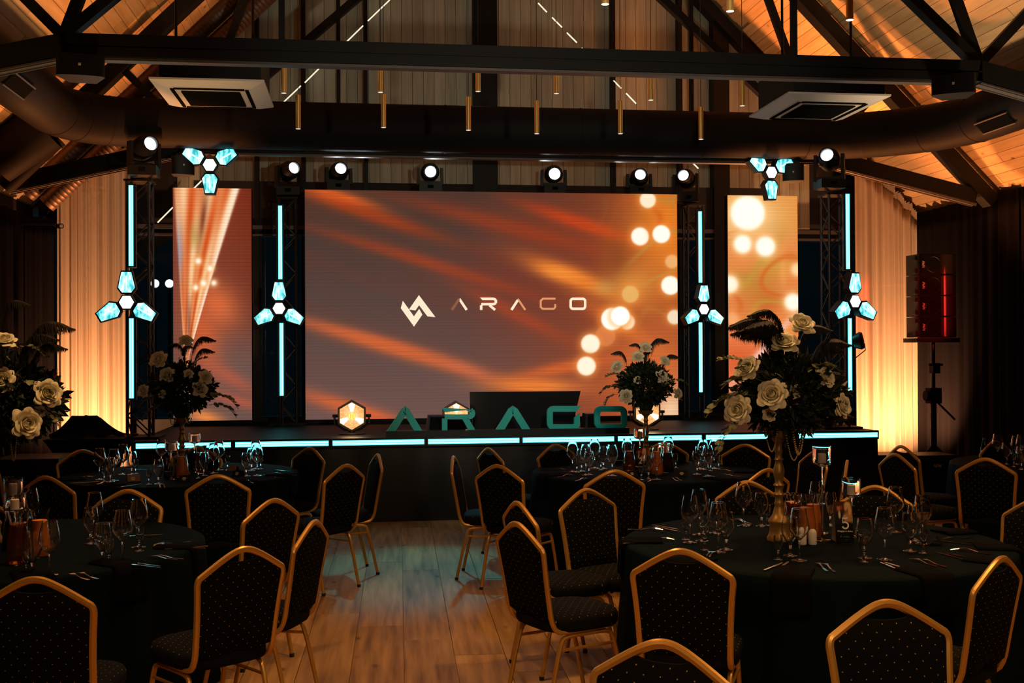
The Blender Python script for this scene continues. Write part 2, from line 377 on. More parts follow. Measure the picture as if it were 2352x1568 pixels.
def smooth_path(P, it=2):
    P = [Vector(p) for p in P]
    for _ in range(it):
        Q = [P[0]]
        for a, b in zip(P[:-1], P[1:]): Q += [a*0.75+b*0.25, a*0.25+b*0.75]
        Q.append(P[-1]); P = Q
    return P
def text_mesh(txt, size, m, fn, name, parent, depth=0.0, world=True, bold=0.0):
    c = bpy.data.curves.new('t', 'FONT'); c.body = txt; c.size = size; c.align_x = 'CENTER'; c.offset = bold; c.resolution_u = 3
    o = bpy.data.objects.new('t', c); COL.objects.link(o)
    me = bpy.data.meshes.new_from_object(o.evaluated_get(bpy.context.evaluated_depsgraph_get()))
    bpy.data.objects.remove(o); bpy.data.curves.remove(c)
    mb = MB(); mb.add([fn(v.co.x, v.co.y) for v in me.vertices], [tuple(p.vertices) for p in me.polygons]); bpy.data.meshes.remove(me)
    return mb.build(name, m, parent, world=world, smooth=False, fix=False)
# ------------------------------------------------------------------ room shell
XL, XR, YB, ZE = -4.1, 7.6, 15.0, 3.6
XC = (XL+XR)/2; HALF = (XR-XL)/2; ZR = ZE+HALF; YF = -4.0
def roofz(x): return ZR-abs(x-XC)
fl = struct(MB().box(((XL+XR)/2, (YF+18)/2, -0.06), (XR-XL+1.2, 18-YF, 0.10)).build('floor', 'floor'))
PA = math.radians(-1.8)
pw, pl = 0.29, 2.2
plank_me = MB().box((0, 0, 0), (pw-0.004, pl-0.003, 0.012)).mesh('plank', 'floor', smooth=False)
for i in range(-10, 14):
    for j in range(6):
        u, v = (i+0.5)*pw+0.02, 1.3+(j+0.5)*pl+(i*0.83 % 1.0)*pl-1.0
        p = Matrix.Rotation(PA, 3, 'Z') @ Vector((u, v, 0))
        if not (-2.9 < p.x < 3.9): continue
        if p.y > 11.6: continue
        o = link('plank', plank_me, fl, (p.x, p.y, -0.006+rnd.uniform(-0.0006, 0.0006)), (0, 0, PA))
rest = MB()
for i in range(-20, 30):
    u = (i+0.5)*pw+0.02
    for j in range(-3, 8):
        v = 1.3+(j+0.5)*pl+(i*0.83 % 1.0)*pl-1.0
        p = Matrix.Rotation(PA, 3, 'Z') @ Vector((u, v, 0))
        if (-10 <= i < 14 and 0 <= j < 6 and -2.9 < p.x < 3.9 and p.y <= 11.6) or not (XL < p.x < XR) or p.y < YF or p.y > 15: continue
        rest.box((p.x, p.y, -0.006), (pw-0.004, pl-0.003, 0.012), Matrix.Rotation(PA, 3, 'Z'))
r_ = rest.build('plank_field', 'floor', fl, smooth=False); r_['kind'] = 'stuff'
# ceiling slopes with boards
bw = 0.135; s2 = math.sqrt(0.5)
for side, X0, sg in (('left', XL, 1), ('right', XR, -1)):
    L = HALF/s2+0.3
    c = Vector((X0+sg*(L/2-0.15)*s2, (YF+15.3)/2, ZE+(L/2-0.15)*s2)); Rm = Matrix.Rotation(-sg*PI/4, 3, 'Y')
    ce = struct(MB().box(c+Rm @ Vector((0, 0, 0.07)), (L, 15.3-YF, 0.08), Rm).build('ceiling_'+side, 'roof', smooth=False))
    board = MB().box((0, 0, 0), (bw-0.005, 2.39, 0.02)).mesh('board', 'roof', smooth=False)
    far = MB()
    for i in range(int(L/bw)):
        t = (i+0.5)*bw
        for j in range(8):
            y = 15.2-2.4*(j+0.5)-(i*0.61 % 1.0)*1.5+0.6
            if y+1.2 > 15.3: y = 14.0
            pos = Vector((X0+sg*t*s2, y, ZE+t*s2))+Rm @ Vector((0, 0, 0.02+rnd.uniform(-0.001, 0.001)))
            if i < 33 and j < 5 and y > 5.5: link('board', board, ce, pos, (0, -sg*PI/4, 0))
            elif y > YF: far.box(pos, (bw-0.005, 2.39, 0.02), Rm)
    f_ = far.build('board_field', 'roof', ce, smooth=False); f_['kind'] = 'stuff'
# gable wall: boards above, glazing below
wb = struct(MB().box((XC, YB+0.14, 6.4), (XR-XL, 0.06, 6.2)).build('wall_back', 'blackwall', smooth=False))
gb = 0.145; x = XL+0.2; k = 0
while x < XR-0.2:
    zt = min(roofz(x-gb/2), roofz(x+gb/2))-0.05
    if zt > 3.5 and -2.4 < x < 6.2:
        MB().box((x, YB+0.09, (3.42+zt)/2), (gb-0.005, 0.022, zt-3.42)).build('board', 'gable', wb, smooth=False)
    x += gb
def trim(n, mb, m='steel'): return struct(mb.build('trim_%d' % n, m, smooth=False))
tn = 0
for (pa, pb, d) in ((1085, 1140, 0.16), (1632, 1668, 0.2)):
    a, b = onY(pa, 100, YB), onY(pb, 100, YB); tn += 1
    trim(tn, MB().box(((a.x+b.x)/2, YB-0.02, roofz((a.x+b.x)/2)/2), (b.x-a.x, d, roofz((a.x+b.x)/2)-0.1)))
for px in (590, 697, 840, 1407, 1560):
    p = onY(px, 250, YB); tn += 1
    trim(tn, MB().box((p.x, YB, (roofz(p.x)-0.1+0.5)/2), (0.055, 0.14, roofz(p.x)-0.6)))
tn += 1; trim(tn, MB().box((XC, YB-0.05, 3.36), (XR-XL-0.1, 0.10, 0.05)).box((XC, YB-0.05, 3.26), (XR-XL-0.1, 0.08, 0.025)), 'perf')
tn += 1; trim(tn, MB().box((XC, YB, 0.45), (XR-XL-0.1, 0.3, 0.9)), 'blackwall')
for n, (xa, xb) in enumerate(((XL+0.05, onY(590, 600, YB).x), (onY(590, 600, YB).x, onY(1112, 600, YB).x), (onY(1112, 600, YB).x, onY(1650, 600, YB).x), (onY(1650, 600, YB).x, XR-0.05))):
    w = MB().box(((xa+xb)/2, YB+0.02, 2.08), (xb-xa-0.06, 0.012, 2.32)).build('window_%d' % (n+1), 'window', smooth=False); struct(w)
    MB().box((xa+0.05, YB-0.02, 2.08), (0.05, 0.06, 2.32)).box((xb-0.05, YB-0.02, 2.08), (0.05, 0.06, 2.32)).build('window_frame', 'steel', w, smooth=False)
# dark band panels behind the moving heads and gable rafters
tn += 1; trim(tn, MB().box((XC-0.1, YB-0.03, 3.63), (7.6, 0.05, 0.66)), 'blackwall')
for sg in (-1, 1):
    tn += 1; trim(tn, MB().bar((XC+sg*(HALF-0.1), YB-0.12, ZE-0.05), (XC, YB-0.12, ZR-0.15), 0.14, 0.2, (0, 1, 0)))
struct(MB().box((XL-0.1, (YF+15)/2, ZE/2), (0.12, 15-YF, ZE+0.2)).build('wall_left', 'blackwall', smooth=False))
struct(MB().box((XR+0.1, (YF+15)/2, ZE/2), (0.12, 15-YF, ZE+0.2)).build('wall_right', 'blackwall', smooth=False))

# ------------------------------------------------------------------ curtains
def curtain(name, label, a, b, zt, zb, amp, waves, m, group=None, ruffle=False, seed=0):
    a, b = Vector((*a, 0)), Vector((*b, 0)); d = b-a; L = d.length; nrm = Vector((-d.y, d.x, 0)).normalized(); rr = random.Random(seed)
    ph = [rr.uniform(0, 6.28) for _ in range(4)]
    def fn(u, v):
        off = amp*(math.sin(2*PI*waves*u+ph[0])+0.5*math.sin(2*PI*waves*1.7*u+ph[1]+0.4*v)+0.35*math.sin(2*PI*waves*0.45*u+ph[2]))
        p = a+d*u; z0 = zt(p) if callable(zt) else zt
        return p+nrm*off*(0.75+0.25*(1-v))+Vector((0, 0, zb+(z0-zb)*v))
    mb = MB().grid(fn, int(waves*12), 14)
    o = mb.build(name, m, None, ang=80, fix=False); tag(o, label, 'curtain', group)
    o.modifiers.new('thickness', 'SOLIDIFY').thickness = 0.006
    if ruffle:
        rb = MB()
        def rf(u, v):
            p = fn(u, 1.0); k = math.sin(2*PI*44*u); return Vector((p.x+0.008*k*v, p.y-0.022-0.016*k, p.z-0.075+0.10*v+0.012*k*v))
        rb.grid(rf, 260, 4)
        rb.build('heading_ruffle', m, o, ang=80, fix=False)
    return o
aL, bL = onY(132, 700, 14.6), onY(298, 700, 14.6); aR, bR = onY(1966, 700, 14.6), onY(2114, 700, 14.6)
curtain('curtain', 'cream curtain lit amber behind the left truss tower', (aL.x, 14.6), (bL.x, 14.6), lambda p: min(roofz(p.x)-0.12, 4.3), 0.02, 0.05, 8, 'curtain', seed=1)
curtain('curtain', 'cream curtain lit amber behind the right truss tower, ruffled sloping top', (aR.x, 14.6), (bR.x, 14.6), lambda p: min(roofz(p.x)-0.12, 4.6), 0.02, 0.045, 7, 'curtain', ruffle=True, seed=2)
curtain('black_drape', 'dark grey drape at the back corner left of the amber curtain', (-4.0, 14.2), (aL.x-0.05, 14.66), 3.4, 0.02, 0.03, 9, 'drape', seed=3)
curtain('black_drape', 'dark drape along the left wall beside the flower arrangement', (-4.0, 10.2), (-4.0, 14.1), 3.4, 0.02, 0.04, 18, 'drape', seed=4)
curtain('black_drape', 'dark grey drape on the right wall behind the speaker stack', (XR-0.08, 14.55), (XR-0.08, 12.2), 3.60, 0.02, 0.03, 12, 'drape', seed=5)
curtain('black_drape', 'dark drape at the right edge of the picture, beyond the right-edge table', (XR-0.08, 12.1), (XR-0.08, 8.0), 3.60, 0.02, 0.03, 16, 'drape', seed=6)

# ------------------------------------------------------------------ roof trusses
def truss(Y, X0, label):
    t = thing('roof_truss', label, 'truss', (X0, Y, 3.93))
    zb, zt = 3.93, 4.10
    for z in (zb+0.04, zt-0.04):
        pass
    MB().box((X0, Y, zt-0.045), (7.2, 0.13, 0.085)).box((X0, Y, zb+0.035), (7.2, 0.13, 0.07)).box((X0, Y, (zb+zt)/2), (7.2, 0.10, 0.17)).build('bottom_chord', 'steel', t, world=True, smooth=False)
    pt = MB()
    for sg in (-1, 1):
        a, b = Vector((X0+sg*3.57, Y, zb+0.085)), Vector((X0+sg*5.5, Y, zb+0.085-0.45))
        MB().bar(a, b, 0.13, 0.17).build('end_chord', 'steel', t, world=True, smooth=False)
        MB().bar(a+Vector((sg*0.02, 0, -0.095)), b+Vector((0, 0, -0.095)), 0.13, 0.02).bar(a+Vector((sg*0.02, -0.045, -0.11)), b+Vector((0, -0.045, -0.11)), 0.012, 0.012).bar(a+Vector((sg*0.02, 0.045, -0.11)), b+Vector((0, 0.045, -0.11)), 0.012, 0.012).build('cable_tray', 'perf', t, world=True, smooth=False)
        MB().bar((X0+sg*5.72, Y, 3.50), (X0, Y, 9.22), 0.16, 0.18, (0, 1, 0)).build('rafter', 'steel', t, world=True, smooth=False)
        B = Vector((X0+sg*3.6, Y, 4.08))
        for q, w in (((sg*4.375, 4.87), 0.06), ((sg*2.75, 6.4), 0.07), ((0, 7.3), 0.10)):
            MB().bar(B, (X0+q[0], Y, q[1]), 0.08, w, (0, 1, 0)).build('web', 'steel', t, world=True, smooth=False)
        MB().box((X0+sg*2.02, Y, 5.0), (0.045, 0.05, 1.9)).build('post', 'steel', t, world=True, smooth=False)
    MB().box((X0, Y, 8.2), (0.08, 0.08, 2.0)).build('post', 'steel', t, world=True, smooth=False)
    MB().box((X0, Y, zb-0.012), (6.8, 0.09, 0.02)).build('track_rail', 'perf', t, world=True, smooth=False)
    return t
truss(8.7, 1.42, 'black steel roof truss nearer the camera, brass pendants hanging behind its chord')
truss(12.7, 1.76, 'black steel roof truss farther back, just over the stage front, behind the round duct')

# ------------------------------------------------------------------ ducts
def ring_tube(path, r, n=24, ribs=None, rib=0.006, m='duct', name='duct', parent=None):
    P = [Vector(p) for p in path]
    if ribs:
        Q, R = [], []
        a, b = P[0], P[-1]; L = (b-a).length; k = int(L/ribs)
        for i in range(k):
            for t, rr in ((0, 0), (0.72, 0), (0.80, rib), (0.92, rib)):
                Q.append(a+(b-a)*((i+t)/k)); R.append(r+rr)
        Q.append(b); R.append(r)
        return MB().tube(Q, R, n).build(name, m, parent, world=True, ang=50)
    return MB().tube(P, r, n).build(name, m, parent, world=True, ang=50)
zD, rD, YD = 4.175, 0.258, 12.36
dt = thing('air_duct', 'large black round air duct running across the hall, curving forward at both ends', 'duct', (1.5, YD, zD))
ang = [i/10*PI/2 for i in range(11)]
rb = 0.75; rr_ = 1.45
pL = [(-2.3-rb*math.sin(a), YD-rb+rb*math.cos(a), zD) for a in ang]
pR = [(5.0+rr_*math.sin(a), YD-rr_+rr_*math.cos(a), zD) for a in ang]
xs = [-2.3, -0.6, 0.9, 2.4, 3.8, 5.0]
ring_tube([(x, YD, zD) for x in xs], rD, name='straight_run', parent=dt)
ring_tube(pL+[(-3.05, 9.0, zD)], rD, name='elbow', parent=dt); ring_tube(pR+[(6.45, 9.0, zD)], rD, name='elbow', parent=dt)
for x in xs:
    MB().tube([(x-0.012, YD, zD), (x+0.012, YD, zD)], rD+0.005, 24).build('joint_band', 'duct', dt, world=True)
for pts in (pL, pR):
    for i in (3, 6, 9):
        a, b = Vector(pts[i]), Vector(pts[i+1]); d = (b-a).normalized()
        MB().tube([a-d*0.008, a+d*0.008], rD+0.004, 24).build('joint_band', 'duct', dt, world=True)
for (x0, dx, y0) in ((-3.05, 1, 9.95), (6.45, -1, 10.55)):
    c = Vector((x0+dx*rD*0.74, y0, zD-rD*0.70))
    Rg = Matrix.Rotation(dx*math.radians(-45), 3, 'Y')
    sl = MB(); sl.box(c, (0.13, 0.56, 0.016), Rg).build('slot_grille', 'grille', dt, world=True, smooth=False)
    MB().box(c+Rg @ Vector((0.068, 0, -0.004)), (0.012, 0.58, 0.02), Rg).box(c+Rg @ Vector((-0.068, 0, -0.004)), (0.012, 0.58, 0.02), Rg).build('grille_frame', 'perf', dt, world=True, smooth=False)
a = onY(128, 318, 12.3); b = onY(8, 428, 12.3)
br = thing('branch_duct', 'narrow smooth black branch duct dropping from the left elbow to the wall', 'duct', tuple(b))
MB().tube([b, a], 0.105, 20).build('pipe', 'duct', br, world=True)
MB().tube([a-(a-b).normalized()*0.03, a+(a-b).normalized()*0.02], 0.112, 20).build('collar', 'duct', br, world=True)
a = onY(100, 294, 12.2); b = onY(-12, 372, 12.2)
br = thing('branch_duct', 'wide black branch duct at the left edge above the narrow smooth one', 'duct', tuple(b))
MB().tube([b, a], 0.25, 24).build('pipe', 'duct', br, world=True)
MB().tube([a-(a-b).normalized()*0.03, a+(a-b).normalized()*0.02], 0.257, 24).build('collar', 'duct', br, world=True)
def spiral(p0, p1, Y, r, label):
    a, b = onY(*p0, Y), onY(*p1, Y)
    o = ring_tube([b, a], r, 20, ribs=0.05, rib=0.0022, m='spiral', name='spiral_duct'); tag(o, label, 'duct')
spiral((640, -33), (107, 470), 13.3, 0.10, 'spiral seamed duct on the left slope, the right one of the pair')
spiral((570, -32), (62, 447), 13.35, 0.10, 'spiral seamed duct on the left slope, the left one of the pair')

# ------------------------------------------------------------------ ceiling cassettes, truss speakers
def cassette(x0, x1, y0, y1, tilt, label):
    cx, cy = (x0+x1)/2, (y0+y1)/2; w, d = x1-x0, y1-y0
    t = thing('air_conditioner', label, 'air conditioner', (cx, cy, 3.86))
    MB().box((cx+0.02, cy, 4.06), (w-0.10, d-0.12, 0.30)).build('housing', 'black', t, world=True, smooth=False)
    def fr(x, y, z): return (cx+x*w, cy+y*d, z)
    p = MB(); o = [fr(-.5, -.5, 3.897), fr(.5, -.5, 3.897), fr(.5, .5, 3.897), fr(-.5, .5, 3.897)]; i_ = [fr(-.38, -.40, 3.86), fr(.38, -.40, 3.86), fr(.38, .40, 3.86), fr(-.38, .40, 3.86)]
    tp = [fr(-.5, -.5, 3.912), fr(.5, -.5, 3.912), fr(.5, .5, 3.912), fr(-.5, .5, 3.912)]
    p.add(o+i_+tp, [(0, 1, 5, 4), (1, 2, 6, 5), (2, 3, 7, 6), (3, 0, 4, 7), (4, 5, 6, 7), (8, 11, 10, 9), (0, 8, 9, 1), (1, 9, 10, 2), (2, 10, 11, 3), (3, 11, 8, 0)])
    p.build('panel', 'acgrey', t, world=True, smooth=False)
    MB().box((cx, cy, 3.853), (w*0.52, d*0.54, 0.01)).build('intake_grille', 'grille', t, world=True, smooth=False)
    for sx, sy, ww, dd in ((-.33, 0, .03, .7), (.33, 0, .03, .7), (0, -.36, .62, .035), (0, .36, .62, .035)):
        MB().box((cx+sx*w, cy+sy*d, 3.857), (ww*w, dd*d, 0.012)).build('air_slot', 'grille', t, world=True, smooth=False)
    for sx in (-1, 1):
        MB().cyl((cx+sx*w*0.35, cy, 4.2), (cx+sx*w*0.35, cy, roofz(cx+sx*w*0.35)-0.05), 0.012, 6).build('hanger_rod', 'steel', t, world=True)
    return t
cassette(-1.66, -0.77, 9.16, 10.12, 0, 'ceiling cassette air conditioner hanging at the left, beneath the near truss')
cassette(3.55, 4.46, 9.10, 10.08, 0, 'ceiling cassette air conditioner hanging at the right, beneath the near truss')
def cab(px, Y, w, h, d, label, yaw, m='black', sc=1.0, nm='wall_speaker'):
    p = onY(*px, Y); t = thing(nm, label, 'speaker', tuple(p), yaw)
    def fn(u, v):
        a = -PI/2+PI*u
        return Vector((math.sin(a)*w/2, -abs(math.cos(a))**0.45*d*0.22, (v-0.5)*h))
    b = MB().grid(fn, 14, 2); b.add([(-w/2, 0, -h/2), (w/2, 0, -h/2), (w*0.28, d*0.65, -h/2), (-w*0.28, d*0.65, -h/2), (-w/2, 0, h/2), (w/2, 0, h/2), (w*0.28, d*0.65, h/2), (-w*0.28, d*0.65, h/2)], [(1, 2, 6, 5), (2, 3, 7, 6), (3, 0, 4, 7), (0, 1, 2, 3), (4, 5, 6, 7)])
    n = 15; fs = [fn(i/14, v) for v in (0, 1) for i in range(n)]; b.add(fs, [tuple(range(n)), tuple(range(n, 2*n))])
    b.build('cabinet', m, t, ang=40)
    MB().bar((-w*0.2, d*0.1, h/2+0.03), (w*0.2, d*0.1, h/2+0.03), 0.05, 0.02).bar((-w*0.2, d*0.1, h/2+0.03), (-w*0.2, d*0.1, h/2-0.01), 0.04, 0.02).bar((w*0.2, d*0.1, h/2+0.03), (w*0.2, d*0.1, h/2-0.01), 0.04, 0.02).build('bracket', 'steel', t)
    MB().box((0, -d*0.225, 0.0), (0.018, 0.004, 0.018)).build('badge', 'logo_grey', t)
cab((185, 152), 8.45, 0.33, 0.155, 0.3, 'black loudspeaker with small grey badge under the near truss, left end', math.radians(8))
cab((2190, 195), 8.45, 0.33, 0.155, 0.3, 'black loudspeaker angled down under the near truss, right end', math.radians(-30))
cab((420, 380), 12.45, 0.24, 0.2, 0.25, 'small loudspeaker under the far truss beside the left hanging star light', math.radians(20))
cab((1822, 396), 12.45, 0.24, 0.2, 0.25, 'small loudspeaker under the far truss beside the right hanging star light', math.radians(-20))

# ------------------------------------------------------------------ brass pendants
def pendant(px, ybot, Y, L, r, label, on, group):
    b = onY(px, ybot, Y); t = thing('pendant_lamp', label, 'pendant lamp', tuple(b), 0, group)
    MB().lathe([(r, 0.0), (r, L), (r*0.85, L+0.004), (0.004, L+0.005)], 16).build('tube', 'brass', t)
    MB().lathe([(0.0, 0.004), (r*0.86, 0.004), (r*0.98, 0.0), (r, 0.004)], 16).build('lens', 'pend_on' if on else 'pend_dim', t)
    MB().cyl((0, 0, L), (0, 0, roofz(b.x)-b.z-0.02), 0.003, 5).build('cord', 'cable', t)
ords = ['first', 'second', 'third', 'fourth', 'fifth', 'sixth', 'seventh', 'eighth', 'ninth', 'tenth', 'eleventh', 'twelfth', 'thirteenth', 'fourteenth', 'fifteenth', 'sixteenth', 'seventeenth', 'eighteenth']
for i, (px, yb) in enumerate(((652, 214), (874, 212), (1098, 210), (1278, 215), (1495, 230), (1705, 243))):
    pendant(px, yb, 9.25, 0.285, 0.0215, 'brass tube pendant close under the truss chord, %s from the left' % ords[i], False, 'brass pendants of the upper row')
for i, (px, yb) in enumerate(((685, 296), (881, 293), (1076, 299), (1233, 307), (1425, 307), (1610, 320))):
    pendant(px, yb, 9.7, 0.285, 0.0215, 'brass tube pendant hanging free before the round duct, %s from the left' % ords[i], False, 'brass pendants of the lower row')
for i, (px, yb, l) in enumerate(((1390, 10, 'its tip just showing at the top edge'), (1677, 26, 'lit, between the two others of the near row'), (1952, 46, 'lit and farthest right of all pendants'))):
    pendant(px, yb, 6.3, 0.285, 0.0215, 'lit brass tube pendant of the near row, '+('tip just showing at the top edge' if i == 0 else 'the middle one' if i == 1 else 'the rightmost and lowest'), True, 'brass pendants of the near row')

# ------------------------------------------------------------------ linear LED lines on the gable
for i, ((xa, ya), (xb, yb)) in enumerate((((895, 0), (845, 48)), ((834, 59), (792, 100)), ((740, 150), (700, 190)), ((691, 197), (652, 234)), ((465, 413), (444, 434)), ((397, 476), (362, 511)),
        ((1236, 7), (1256, 28)), ((1268, 40), (1291, 63)), ((1302, 75), (1325, 98)), ((1336, 110), (1343, 116)), ((1385, 161), (1393, 168)), ((1409, 185), (1427, 203)), ((1438, 214), (1461, 238)), ((1588, 371), (1604, 387)))):
    a, b = onY(xa, ya, YB-0.066), onY(xb, yb, YB-0.066)
    side = 'left' if i < 6 else 'right'; k = i if i < 6 else i-6
    o = MB().bar(a, b, 0.014, 0.016, (0, 1, 0)).build('linear_led', 'line_led', smooth=False)
    tag(o, 'thin slanting white light line on the %s gable slope, %s from the top' % (side, ords[k]), 'light', 'light lines on the gable')
# ------------------------------------------------------------------ stage
YS, ZS = 11.68, 0.86
xs0, xs1 = onY(302, 1012, YS).x, onY(2019, 1000, YS).x
st = thing('stage', 'black stage platform with a glossy skirt and cyan light strip', 'stage', ((xs0+xs1)/2, 13.1, 0))
MB().box(((xs0+xs1)/2, (YS+14.8)/2, ZS-0.02), (xs1-xs0, 14.8-YS, 0.04)).build('deck', 'stage', st, world=True, smooth=False)
def skirt(u, v): return Vector((xs0+(xs1-xs0)*u, YS+0.03+0.006*math.sin(u*97)+0.004*math.sin(u*41+v*3), v*(ZS-0.04)))
MB().grid(skirt, 160, 4).build('skirt', 'skirt', st, world=True, ang=80, fix=False)
for x in (xs0+0.01, xs1-0.01): MB().box((x, (YS+14.8)/2, (ZS-0.04)/2), (0.02, 14.7-YS, ZS-0.04)).build('side_skirt', 'skirt', st, world=True, smooth=False)
def led_bar(a, b, w, label, group, n=Vector((0, -1, 0)), name='led_bar', hw=None):
    a, b = Vector(a), Vector(b); t = thing(name, label, 'light bar', tuple((a+b)/2), 0, group); d = (b-a).normalized(); hw = hw or w*1.9
    MB().bar(a-d*0.012, b+d*0.012, hw, 0.05, n).build('housing', 'black', t, world=True, smooth=False)
    MB().bar(a+n*0.02+d*0.005, b+n*0.02-d*0.005, w, 0.014, n).build('diffuser', 'led_cyan', t, world=True, smooth=False)
    for s in (-0.22, 0.22):
        q = d.cross(n)*w*s
        MB().bar(a+n*0.027+d*0.01+q, b+n*0.027-d*0.01+q, w*0.22, 0.004, n).build('led_row', 'led_core', t, world=True, smooth=False)
segs = [(312, 532), (540, 756), (763, 975), (982, 1193), (1199, 1410), (1417, 1611), (1619, 1811), (1818, 2014)]
for i, (pa, pb) in enumerate(segs):
    a, b = onY(pa, 1000, YS-0.035), onY(pb, 1000, YS-0.035)
    led_bar((a.x, a.y, 0.822), (b.x, b.y, 0.822), 0.05, 'horizontal cyan LED bar on the stage edge, %s from the left' % ords[i], 'LED bars along the stage edge')
# LED walls
G = lambda px, py, cx, cy, sx, sy, rot=0.0: np.exp(-((((px-cx)*math.cos(rot)+(py-cy)*math.sin(rot))/sx)**2+((-(px-cx)*math.sin(rot)+(py-cy)*math.cos(rot))/sy)**2))
def disc(px, py, cx, cy, r, soft=1.6): return 1/(1+np.exp((np.sqrt((px-cx)**2+(py-cy)**2)-r)/soft))
def mixc(c, m, col): return c*(1-m[..., None])+np.array(col, float)*m[..., None]
def streak(px, py, x0, y0, x1, y1, w, sx=None):
    r = math.atan2(y1-y0, x1-x0); L = math.hypot(x1-x0, y1-y0); return G(px, py, (x0+x1)/2, (y0+y1)/2, L*0.5, w, r)
def wob(px, py): return 0.5+0.3*np.sin(py*1.7+np.sin(py*0.37)*2)+0.3*np.sin(py*0.83+px*0.004+1.3*np.sin(py*0.11))
def fibre(px, py, rot, k, seed):
    q = -px*math.sin(rot)+py*math.cos(rot); p = px*math.cos(rot)+py*math.sin(rot); o = np.zeros_like(px)
    for i, (f, amp) in enumerate(((1.0, .5), (2.3, .3), (4.9, .2))): o = o+amp*np.sin(q*k*f+seed*1.7*(i+1)+1.1*np.sin(p*0.006*(1+0.4*i)+seed+i))
    return 0.5+0.5*o
def contour(px, py): return np.sin(px*0.030+1.4*np.sin(py*0.021))+np.sin(py*0.033+1.2*np.sin(px*0.017+1.0))
def col_center(px, py):
    v = np.clip((py-440)/520, 0, 1); h = np.clip((px-700)/860, 0, 1)
    c = np.stack([66+46*v, 52+33*v, 46+34*v], -1)
    c = mixc(c, np.clip((h-0.42)/0.4, 0, 1)*0.85*(0.75+0.25*v), (158, 64, 32))
    c = mixc(c, 0.40*G(px, py, 1180, 640, 170, 130), (132, 52, 40))
    f1 = fibre(px, py, 0.33, 0.055, 1.0); c = mixc(c, 0.20*f1*(1-v*0.8)*np.clip(1.1-h*0.6, 0, 1), (150, 58, 26))
    for a in ((690, 436, 860, 480, 16, .95, (236, 104, 40)), (690, 445, 1000, 545, 17, .75, (176, 62, 24)), (690, 520, 1080, 640, 13, .5, (168, 62, 30)), (840, 560, 1240, 690, 15, .55, (170, 66, 34)), (690, 738, 1010, 822, 12, .6, (226, 104, 60)), (700, 742, 1110, 868, 17, .9, (216, 102, 54)),
              (680, 898, 960, 990, 18, .95, (222, 100, 54)), (900, 455, 1400, 580, 20, .6, (172, 60, 28)), (1200, 470, 1480, 560, 17, .85, (206, 66, 26)), (1210, 598, 1440, 690, 23, 1, (238, 124, 44)), (1225, 615, 1330, 640, 17, .9, (248, 146, 58)), (1330, 690, 1500, 800, 20, .7, (230, 110, 44)),
              (1110, 885, 1330, 895, 20, 1, (238, 128, 54)), (1060, 665, 1300, 785, 17, .6, (184, 70, 36)), (1180, 868, 1400, 828, 15, .75, (236, 106, 44)), (1000, 830, 1120, 870, 14, .6, (220, 110, 70))):
        c = mixc(c, a[5]*np.clip(streak(px, py, *a[:5])*1.15, 0, 1)*(0.75+0.35*fibre(px, py, 0.02, 0.5, 3.0)), a[6])
    c = mixc(c, np.clip(0.98*G(px, py, 1535, 520, 105, 190), 0, 1), (234, 128, 40))
    k = contour(px, py); reg = G(px, py, 1510, 560, 80, 160)
    c = mixc(c, 0.75*np.exp(-((k-0.5)/0.22)**2)*reg, (180, 142, 62)); c = mixc(c, 0.6*np.exp(-((k+0.6)/0.25)**2)*reg, (206, 84, 26))
    c = mixc(c, 0.8*G(px, py, 1450, 655, 60, 46), (232, 150, 62)); c = mixc(c, 0.5*G(px, py, 1385, 662, 26, 18), (196, 160, 84))
    c = mixc(c, 0.75*G(px, py, 1412, 590, 30, 40), (140, 72, 36)); c = mixc(c, 0.85*G(px, py, 1500, 860, 120, 120), (224, 116, 58)); c = mixc(c, 0.9*G(px, py, 1540, 950, 50, 50), (255, 214, 170))
    c = c*(0.95+0.08*wob(px, py))[..., None]
    for (x, y, r, s, col) in ((1545, 600, 16, .7, (252, 200, 140)), (1550, 731, 17, .9, (255, 236, 205)), (1385, 775, 24, .5, (250, 150, 90)), (1445, 677, 20, .8, (240, 190, 110)), (1488, 455, 19, 1, (262, 240, 205)), (1469, 541, 21, 1, (270, 258, 240)), (1520, 535, 21, 1, (275, 262, 245)),
                              (1541, 656, 22, 1, (275, 262, 245)), (1437, 742, 18, .95, (268, 240, 205)), (1402, 735, 26, 1, (280, 275, 262)), (1421, 728, 22, 1, (280, 275, 262)), (1350, 793, 22, 1, (270, 250, 222)), (1340, 845, 22, 1, (270, 250, 222))):
        c = mixc(c, 0.55*disc(px, py, x, y, r*1.35, 4)*s, (250, 150, 62)); c = mixc(c, s*disc(px, py, x, y, r, 1.0), col)
    return c
